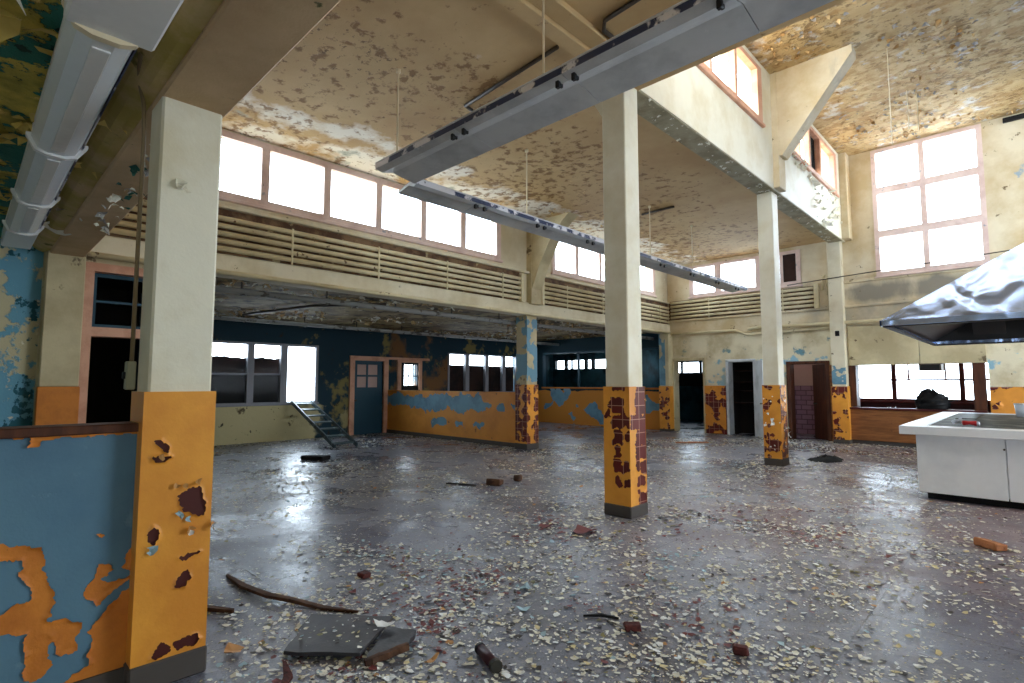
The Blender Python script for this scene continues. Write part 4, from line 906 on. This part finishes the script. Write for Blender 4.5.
MB().bbox(-1.57, -1.53, B-.31, B-.295, 1.9, 2.04, .004).build('end_plate', M['lamp_white'], t)
for x, s in ((-2.66, .035), (-2.55, .03), (-2.72, .025)):
    tag(MB().flake((x, B-.02, .96), (0, -.3, 1), s, .8, rr, 7).build('paper_scrap', CHIP['white'], None), 'white scrap on the ledge of the serving counter left of the bin bag', 'scrap', 'scraps on the serving counter')

t = thing('ladder', (-13.5, 6.7, 0), 'dark steel ladder leaning from the aisle floor to the window sill', 'ladder')
A0, A1 = Vector((-12.19, 6.42, .0)), Vector((-12.17, 7.0, .0)); T0, T1 = Vector((-14.9, 6.5, 1.04)), Vector((-14.9, 7.06, 1.03))
for p, q in ((A0, T0), (A1, T1)):
    MB().bar(p+Vector((0, 0, .05)), q+Vector((0, 0, .03)), .04, .10).build('side_rail', M['steel_ladder'], t)
for k in range(7):
    f = .06+k*.145; p = A0.lerp(T0, f)+Vector((0, 0, .05)); q = A1.lerp(T1, f)+Vector((0, 0, .05))
    MB().bar(p, q, .11, .025, (.3, 0, 1)).build('rung', M['steel_ladder'], t)

# debris on the floor --------------------------------------------------------
def splinter(name, pts, w, h, mat, label, cat):
    mb = MB(); rr = random.Random(len(label)); pts = [Vector(p) for p in pts]; n = len(pts); b = 0
    for i, p in enumerate(pts):
        d = (pts[min(i+1, n-1)]-pts[max(i-1, 0)]).normalized(); s = Vector((-d.y, d.x, 0)).normalized()
        k = w*(.35 if i in (0, n-1) else rr.uniform(.75, 1.1))
        for sx, hz_ in ((-1, 0), (1, 0), (1, 1), (-1, 1)):
            mb.v.append(tuple(p+s*sx*k/2*rr.uniform(.8, 1.1)+Vector((0, 0, hz_*h*rr.uniform(.7, 1.1)+.002))))
    for i in range(n-1):
        for k in range(4): j = (k+1) % 4; mb.face(i*4+k, i*4+j, (i+1)*4+j, (i+1)*4+k)
    mb.face(0, 1, 2, 3); e = (n-1)*4; mb.face(e+3, e+2, e+1, e)
    return tag(recalc(mb.build(name, mat, None)), label, cat)
splinter('wood_strip', [(-4.86, 1.63, 0), (-4.5, 1.63, .01), (-4.14, 1.68, .02), (-3.95, 1.78, .01), (-3.7, 1.88, 0), (-3.45, 2.02, 0)], .05, .022, M['wood_strip'], 'long splintered wood strip lying behind the grey boards', 'wood strip')
splinter('wood_strip', [(-4.5, 1.16, 0), (-4.3, 1.26, .01), (-4.08, 1.42, 0)], .06, .03, M['wood_strip'], 'short flat wood strip sticking out from behind the nearest column', 'wood strip')
splinter('wood_strip', [(-3.15, 1.38, 0), (-2.98, 1.33, 0), (-2.84, 1.22, 0)], .06, .02, M['redchip'], 'reddish wood sliver in front of the grey boards', 'wood strip')
def ragged(quad, amp, seed):
    rr = random.Random(seed); out = []
    for i in range(len(quad)):
        p, q = Vector(quad[i]), Vector(quad[(i+1) % len(quad)])
        for k in range(5):
            v = p.lerp(q, k/5); j = amp*(.4 if k == 0 else 1); out.append(v+Vector((rr.uniform(-j, j), rr.uniform(-j, j), 0)))
    return out
def board(name, quad, h, mat, label, cat, edge=None, seed=1):
    t = thing(name, ((quad[0][0]+quad[2][0])/2, (quad[0][1]+quad[2][1])/2, 0), label, cat)
    recalc(MB().prism(ragged(quad, .014, seed), (0, 0, h)).build('board', mat, t))
    if edge:
        p, q = Vector(quad[edge[0]]), Vector(quad[edge[1]])
        mb = MB(); rr = random.Random(seed)
        for k in range(6):
            v = p.lerp(q, (k+.5)/6); d = (q-p)/6*.62
            mb.bar(v-d+Vector((rr.uniform(-.008, .008), rr.uniform(-.008, .008), h*.5)), v+d+Vector((rr.uniform(-.008, .008), rr.uniform(-.008, .008), h*.55)), .03, h*1.15)
        mb.build('broken_edge', M['wood_strip'], t)
    return t
board('floor_board', [(-3.21, 1.40, .022), (-2.86, 1.69, .032), (-3.14, 2.10, .03), (-3.60, 1.76, .01)], .022, M['board_grey'], 'larger flat grey board lying near the nearest column', 'board')
board('floor_board', [(-2.79, 1.69, .004), (-2.74, 1.93, .03), (-2.84, 2.07, .035), (-3.03, 1.97, .03)], .032, M['board_grey'], 'smaller tilted grey board with a brown broken edge', 'board', (0, 1), 3)
t = thing('cartridge_tube', (-2.33, 2.2, 0), 'dark plum plastic cartridge tube lying on the floor', 'tube')
d = Vector((-2.25, 2.13, .032))-Vector((-2.44, 2.24, .032))
MB().tube([(-2.42, 2.23, .032), (-2.235, 2.165, .032)], .031, 16).build('barrel', M['plum'], t, True)
MB().tube([(-2.24, 2.167, .034), (-2.21, 2.156, .034)], .036, 16).build('end_collar', M['green_dirt'], t)
MB().tube([(-2.44, 2.237, .033), (-2.42, 2.23, .033)], .033, 16).build('end_ring', M['black'], t)
def chunk(name, x, y, dims, rot, mat, label, cat, seed=1):
    rr = random.Random(seed); mb = MB(); a, b_, h = dims; mb.bbox(-a/2, a/2, -b_/2, b_/2, 0, h, min(dims)*.18)
    cr, sr = math.cos(rot), math.sin(rot)
    mb.v = [(x+(p[0]*cr-p[1]*sr)*rr.uniform(.93, 1.05), y+(p[0]*sr+p[1]*cr), max(.001, p[2]*rr.uniform(.9, 1.08))) for p in [(v[0]*rr.uniform(.9, 1.1), v[1]*rr.uniform(.9, 1.1), v[2]) for v in mb.v]]
    mb.v = [(x+(v[0]-x), v[1], v[2]) for v in mb.v]
    return tag(recalc(mb.build(name, mat, None)), label, cat)
def chunk2(name, x, y, dims, rot, mat, label, cat, seed=1):
    rr = random.Random(seed); mb = MB(); a, b_, h = dims; mb.bbox(-a/2, a/2, -b_/2, b_/2, 0, h, min(dims)*.2)
    cr, sr = math.cos(rot), math.sin(rot); out = []
    for v in mb.v:
        p = (v[0]*rr.uniform(.88, 1.06), v[1]*rr.uniform(.88, 1.06), max(.001, v[2]*rr.uniform(.86, 1.05)))
        out.append((x+p[0]*cr-p[1]*sr, y+p[0]*sr+p[1]*cr, p[2]))
    mb.v = out; return tag(recalc(mb.build(name, mat, None)), label, cat)
chunk2('brick', -.39, 7.05, (.25, .14, .075), -.75, M['brick'], 'orange-brown brick lying on the floor in front of the white island', 'brick')
chunk2('brick_piece', -6.14, 5.93, (.26, .16, .10), .4, M['wood_strip'], 'larger dark brown brick piece left of the middle column', 'brick piece')
chunk2('brick_piece', -6.12, 6.44, (.13, .11, .10), .2, M['wood_strip'], 'small dark brown brick piece left of the middle column', 'brick piece', 2)
chunk2('brick_piece', -1.33, 3.31, (.09, .07, .05), .4, M['redchip'], 'rounded red-brown lump on the near right floor', 'brick piece', 4)
chunk2('brick_piece', -1.95, 3.13, (.11, .07, .045), .8, M['redchip'], 'red tile piece at the end of the dark stick', 'brick piece', 5)
chunk2('brick_piece', -4.05, 2.42, (.1, .08, .04), .1, M['redchip'], 'red tile piece behind the long splintered strip', 'brick piece', 6)
chunk2('dark_slab', -10.8, 5.25, (.55, .3, .09), .5, M['board_black'], 'black slab on the floor at the edge of the aisle', 'slab', 7)
splinter('wood_strip', [(-6.75, 5.45, 0), (-6.5, 5.6, 0), (-6.3, 5.68, 0)], .06, .02, M['board_black'], 'thin black strip left of the brown brick piece', 'wood strip')
splinter('stick', [(-2.3, 3.07, 0), (-2.2, 3.14, .01), (-2.1, 3.2, 0)], .03, .015, M['board_black'], 'dark stick with a pale spot on the near floor', 'stick')
splinter('stick', [(-2.14, 3.12, 0), (-2.02, 3.1, .01), (-1.92, 3.09, 0)], .018, .01, M['grey_pipe'], 'thin grey stick beside the red tile piece', 'stick')
splinter('wood_strip', [(-6.9, 13.3, 0), (-6.6, 13.6, 0), (-6.3, 14.0, 0)], .16, .03, M['brick'], 'brown plank lying before the first far doorway', 'plank')
t = tag(MB(), None) if False else None
mb = MB(); n1 = 26
for j in range(6):
    for i in range(n1):
        a = 2*math.pi*i/n1; f = j/5; r0 = (1-f)*(.34+.12*fn(math.cos(a)*2, math.sin(a)*2, 1.5, 5))
        mb.v.append((-3.15+r0*.75*math.cos(a)+r0*.2*math.sin(a), 12.5+r0*1.2*math.sin(a), .004+(.08*(1+fn(a, f*3, 1.3, 2)) if 0 < j else 0)*f**.5))
for j in range(5):
    for i in range(n1): k = (i+1) % n1; mb.face(j*n1+i, j*n1+k, (j+1)*n1+k, (j+1)*n1+i)
tag(mb.build('rag', M['rag'], None, True), 'black rag crumpled on the floor right of the second column', 'rag')
def sheetlet(x, y, s, mat, label, cat, seed):
    rr = random.Random(seed); mb = MB(); mb.flake((x, y, .012), (rr.uniform(-.15, .15), rr.uniform(-.15, .15), 1), s, .25, rr, 9)
    o = mb.build('paint_sheet', mat, None); so = o.modifiers.new('thickness', 'SOLIDIFY'); so.thickness = .003; return tag(o, label, cat)
sheetlet(-2.91, 3.14, .085, CHIP['blue'], 'pale blue paint sheet in the middle of the near floor', 'paint flake', 1)
sheetlet(-2.66, 2.85, .06, CHIP['blue'], 'small pale blue paint sheet nearer than the larger blue one', 'paint flake', 2)
sheetlet(-3.52, 4.72, .17, CHIP['red'], 'large faded red flake before the middle column', 'paint flake', 3)
sheetlet(-3.95, 4.62, .11, CHIP['red'], 'small faded red flake left of the large red one', 'paint flake', 4)
sheetlet(-3.5, 1.22, .075, CHIP['orange'], 'orange paint curl on the floor at the foot of the nearest column', 'paint flake', 5)
sheetlet(-3.0, 1.93, .07, CHIP['white'], 'white plaster flake lying where the two grey boards meet', 'paint flake', 6)
bpy.data.objects['paint_sheet.005'].location.z += .08
sheetlet(-2.56, 1.98, .05, CHIP['orange'], 'orange curl between the boards and the plum tube', 'paint flake', 7)

# paint flakes: the larger near ones each an object of their own
rr = random.Random(11)
CAMXY = (0, 0)
kinds = [('cream', 56), ('white', 24), ('yellow', 9), ('blue', 4), ('red', 6), ('orange', 2), ('grey', 4), ('olive', 4), ('dark', 8)]
names = [k for k, w in kinds]; wts = [w for k, w in kinds]
protos = {}
for k in names:
    protos[k] = []
    for q in range(5 if k == 'cream' else 2):
        mb = MB(); mb.flake((0, 0, 0), (0, 0, 1), 1, rr.uniform(.1, .4), rr, 7)
        top = [(v[0], v[1], v[2]) for v in mb.v]; nv = len(top)
        me = bpy.data.meshes.new('paint_flake'); zmin = min(v[2] for v in top)
        vs = [(x, y, z-zmin+.07) for x, y, z in top]+[(x*.97, y*.97, z-zmin) for x, y, z in top]
        fs = [tuple(f) for f in mb.f]+[tuple(v+nv for v in reversed(f)) for f in mb.f]
        fs += [(i+1, 1+(i % (nv-1))+nv, 1+((i+1) % (nv-1))+nv, 1+((i+1) % (nv-1))) for i in range(nv-1)]
        fs = fs[:2*(nv-1)]+[(1+i, 1+i+nv, 1+(i+1) % (nv-1)+nv, 1+(i+1) % (nv-1)) for i in range(nv-1)]
        me.from_pydata(vs, [], fs); me.materials.append(CHIP[k]); me.update(); protos[k].append(me)
def density(x, y):
    d = .55+.9*fn(x, y, .55, 5, 3)+.55*fn(x, y, 1.9, 9, 2)
    if x > -4.2 and y > 4.5: d += .25
    if -6.5 < x < -3.9 and 3 < y < 9: d -= .22
    if x < -6.5 and y > 4.5: d += .06
    if x < -9.3: d -= .2
    return d
BLOCK = [(-3.8, -3.3, .6, 1.1), (-3.9, -3.42, 5.5, 6.0), (-3.92, -3.42, 10.95, 11.45), (-1.2, 3, 9.3, 14.2), (-9.2, -8.6, 9.4, 10), (-15, -9, 9.6, 9.85), (-3.7, -3.45, -3, .8)]
def free(x, y): return not any(a < x < b and d < y < e for a, b, d, e in BLOCK)
MIXN = {'cream': 'cream paint flake, one of the larger loose ones on the grey floor', 'white': 'white paint flake, one of the larger loose ones on the grey floor', 'yellow': 'yellowish paint flake, one of the larger loose ones on the grey floor',
        'blue': 'light blue paint flake, one of the larger loose ones on the floor', 'red': 'dark red paint flake, one of the larger loose ones on the floor', 'orange': 'orange paint flake, one of the larger loose ones on the floor',
        'grey': 'grey plaster flake, one of the larger loose ones on the floor', 'olive': 'olive paint flake, one of the larger loose ones on the floor', 'dark': 'dark brown flake, one of the larger loose ones on the floor'}
n = 0
FW = Vector((-math.sin(math.radians(44.16)), math.cos(math.radians(44.16))))
while n < 300:
    dist = 1.9+4.4*rr.random()**.8; ang = rr.uniform(-43, 43); a = math.radians(ang)
    x = dist*(FW.x*math.cos(a)+FW.y*math.sin(a))/math.cos(a)*.98; y = dist*(FW.y*math.cos(a)-FW.x*math.sin(a))/math.cos(a)*.98
    if not free(x, y) or x < -8 or density(x, y) < .42+.2*rr.random(): continue
    k = rr.choices(names, wts)[0]
    if k == 'red' and not (-4.6 < x < -2.2): k = 'cream'
    o = bpy.data.objects.new('paint_flake', rr.choice(protos[k])); COL.objects.link(o)
    s = rr.uniform(.018, .040)*(1+.09*dist)*.8; o.scale = (s, s*rr.uniform(.6, 1), s*.8)
    o.location = (x, y, .001); o.rotation_euler = (rr.uniform(-.12, .12), rr.uniform(-.12, .12), rr.uniform(0, 6.28))
    tag(o, MIXN[k], 'paint flake', k+' paint flakes strewn on the floor'); n += 1
# and the thousands of small chips
mb = MB(); n = 0; idx = {k: i for i, k in enumerate(names)}
def chip(x, y, s, k):
    mb.k = idx[k]; b = len(mb.v); m = 5; t0 = rr.uniform(0, 6.28); tx, ty = rr.uniform(-.25, .25), rr.uniform(-.25, .25); asp = rr.uniform(.45, 1)
    ca, sa = math.cos(t0), math.sin(t0); z0 = .004+s*.12
    for i in range(m):
        t = 2*math.pi*(i+rr.uniform(-.3, .3))/m; r0 = s*rr.uniform(.6, 1.15); u, v = math.cos(t)*r0, math.sin(t)*r0*asp
        mb.v.append((x+u*ca-v*sa, y+u*sa+v*ca, max(.002, z0+u*tx+v*ty+.25*u*u/s*rr.random())))
    mb.face(*range(b, b+m))
for cx, cy, sd, k, m_ in ((-2.86, 2.27, .10, 'red', 60), (-3.28, 2.95, .16, 'red', 70), (-4.1, 4.29, .3, 'red', 90), (-2.83, 1.58, .10, 'red', 50), (-3.12, 2.67, .15, 'dark', 50), (-4.41, 2.98, .2, 'blue', 70),
                          (-2.91, 3.17, .25, 'blue', 50), (-3.87, 3.18, .25, 'blue', 50), (-3.13, 1.44, .07, 'red', 25), (-1.13, 5.32, .22, 'olive', 90), (-2.88, 6.12, .45, 'red', 110), (-1.93, 6.18, .3, 'red', 90), (-1.41, 6.34, .25, 'red', 70), (-2.74, 7.09, .2, 'yellow', 50), (-3.6, 4.7, .25, 'red', 60)):
    for i in range(m_):
        q = 3+abs(cx)+abs(cy); chip(rr.gauss(cx, sd), rr.gauss(cy, sd), (.006+.026*rr.random()**2)*(.6+.06*q), k if rr.random() < .75 else rr.choice(('cream', 'dark', 'white')))
for i in range(26000):   # the finest crumbs, everywhere
    dist = 1.6+8.5*rr.random(); ang = math.tan(math.radians(rr.uniform(-45, 45)))
    x = dist*(FW.x+FW.y*ang); y = dist*(FW.y-FW.x*ang)
    if free(x, y): chip(x, y, (.002+.006*rr.random())*(1+.12*dist), rr.choice(('cream', 'white', 'dark', 'dark', 'grey', 'cream', 'yellow', 'olive')))
tries = 0
while n < 42000 and tries < 400000:
    tries += 1
    dist = 1.7+13.8*rr.random()**.95; ang = rr.uniform(-45, 45); a = math.radians(ang)
    x = dist*(FW.x+FW.y*math.tan(a)); y = dist*(FW.y-FW.x*math.tan(a))
    if y > 16.3 or x < -14.8 or not free(x, y) or (y > 9.6 and x < -8.6 and x > -9.2): continue
    if density(x, y) < rr.uniform(.0, .95): continue
    k = rr.choices(names, wts)[0]
    rx = fn(x, y, .8, 40, 2)
    if rx > .22 and -5.2 < x < -1.2 and 2 < y < 9 and rr.random() < .45: k = 'red'
    elif rx < -.3 and -5 < x < -2.3 and rr.random() < .4: k = 'blue'
    elif k in ('red', 'blue') and rr.random() < .6: k = 'cream'
    chip(x, y, (.005+.02*rr.random()**1.6)*(1+.06*dist), k); n += 1
def chip_up(x, y, z, s, k):
    b = len(mb.v); chip(x, y, s, k)
    for i in range(b, len(mb.v)): mb.v[i] = (mb.v[i][0], mb.v[i][1], mb.v[i][2]+z)
for i in range(70):
    u, v = rr.random(), rr.random(); a = Vector((-3.21, 1.43, 0)).lerp(Vector((-2.88, 1.70, 0)), u); b_ = Vector((-3.58, 1.75, 0)).lerp(Vector((-3.15, 2.07, 0)), u)
    p = a.lerp(b_, v*.9+.04); chip_up(p.x, p.y, .052, .004+.022*rr.random()**2, rr.choices(names, wts)[0])
for i in range(60): chip_up(rr.uniform(-4.0, -3.55), rr.uniform(1.28, 1.55), .002, .004+.022*rr.random()**2, rr.choices(names, wts)[0])
tag(mb.build('paint_chips', [CHIP[k] for k in names], None), 'countless small paint chips strewn all over the grey floor', 'paint chips', None, 'stuff')
mb = MB(); n = 0
for i in range(2600):   # drifts of grit along the walls and columns
    q = rr.random()
    if q < .3: x, y = rr.uniform(-14.9, -14.2), rr.uniform(2.6, 9.5)
    elif q < .5: x, y = rr.uniform(-14.5, -9.2), 9.6-abs(rr.gauss(0, .2))
    elif q < .8: x, y = rr.uniform(-8.4, -1.5), 16.45-abs(rr.gauss(0, .25))
    else:
        cx, cy = rr.choice(((-3.65, 5.77), (-3.67, 11.2), (-8.93, 9.7))); x, y = cx+rr.gauss(0, .45), cy+rr.gauss(0, .45)
    if not free(x, y): continue
    chip(x, y, rr.uniform(.01, .05), rr.choice(('cream', 'cream', 'dark', 'grey', 'olive')))
tag(mb.build('paint_grit', [CHIP[k] for k in names], None), 'drifts of grit and chips along the foot of the walls and columns', 'debris', None, 'stuff')

# ------------------------------------------------------------------ daylight
w = bpy.data.worlds.new('overcast_sky'); SC.world = w; w.use_nodes = True
bg = w.node_tree.nodes['Background']; bg.inputs[0].default_value = (.78, .89, 1.0, 1); bg.inputs[1].default_value = 7.0
def portal(cx, cy, cz, su, sz, face):
    L = bpy.data.lights.new('daylight_portal', 'AREA'); L.shape = 'RECTANGLE'; L.size = su; L.size_y = sz
    L.cycles.is_portal = True
    o = bpy.data.objects.new('daylight_portal', L); COL.objects.link(o); o.location = (cx, cy, cz)
    d = {'+X': (1, 0, 0), '-X': (-1, 0, 0), '+Y': (0, 1, 0), '-Y': (0, -1, 0)}[face]
    o.rotation_euler = Vector(d).to_track_quat('-Z', 'Z' if False else 'Y').to_euler()
def pX(x, o, f): portal(x, (o[0]+o[1])/2, (o[2]+o[3])/2, o[1]-o[0], o[3]-o[2], f)
def pY(y, o, f): portal((o[0]+o[1])/2, y, (o[2]+o[3])/2, o[1]-o[0], o[3]-o[2], f)
pX(W-.36, wA, '+X'); pX(W-.36, wB, '+X'); pX(-3.87, r1, '+X'); pX(-3.87, r2, '+X')
for q in (oA, oB, oC): pX(-15.3, q, '+X')
pY(B+.35, hw, '-Y'); pY(B+.35, bw, '-Y'); pY(20.75, kw, '-Y'); pY(18.65, (-5.8, -4.1, 2.2, 2.68), '-Y'); pY(18.45, (-15.05, -12.3, 2.14, 2.58), '-Y'); pY(22.25, (-11.6, -9.4, 2.0, 2.5), '-Y')  # includes the opening added behind the third doorway
for q in ((8.2, 16, 1.1, 3.6), (6.3, 10.4, 6.2, 7.6), (11.2, 16, 6.2, 7.6)): pX(6.3, q, '-X')
pY(5.55, (-2.9, 5.0, 6.75, 7.6), '+Y')  # sky portal for the added raised-bay opening
for q in ((1.8, 4.6, 1.0, 2.2),): pY(-3.3, q, '+Y')  # sky portal for the added near-wall opening

# ------------------------------------------------------------------ camera
cam = bpy.data.cameras.new('camera'); co = bpy.data.objects.new('camera', cam); COL.objects.link(co); SC.camera = co
f = 536.0; p = math.atan(41/f); a = math.atan(522/(f/math.cos(p)))
co.location = (0, 0, 1.6); co.rotation_euler = (math.pi/2+p, 0, a)
cam.sensor_width = 36; cam.lens = 36*f/1024; cam.clip_start = .05; cam.clip_end = 200
SC.view_settings.view_transform = 'Standard'; SC.view_settings.look = 'None'; SC.view_settings.gamma = 1; SC.view_settings.use_curve_mapping = False
SC.view_settings.exposure = 1.15
SC.cycles.max_bounces = 10; SC.cycles.diffuse_bounces = 6; SC.cycles.glossy_bounces = 4; SC.cycles.transparent_max_bounces = 16
SC.cycles.sample_clamp_indirect = 8; SC.cycles.use_denoising = True
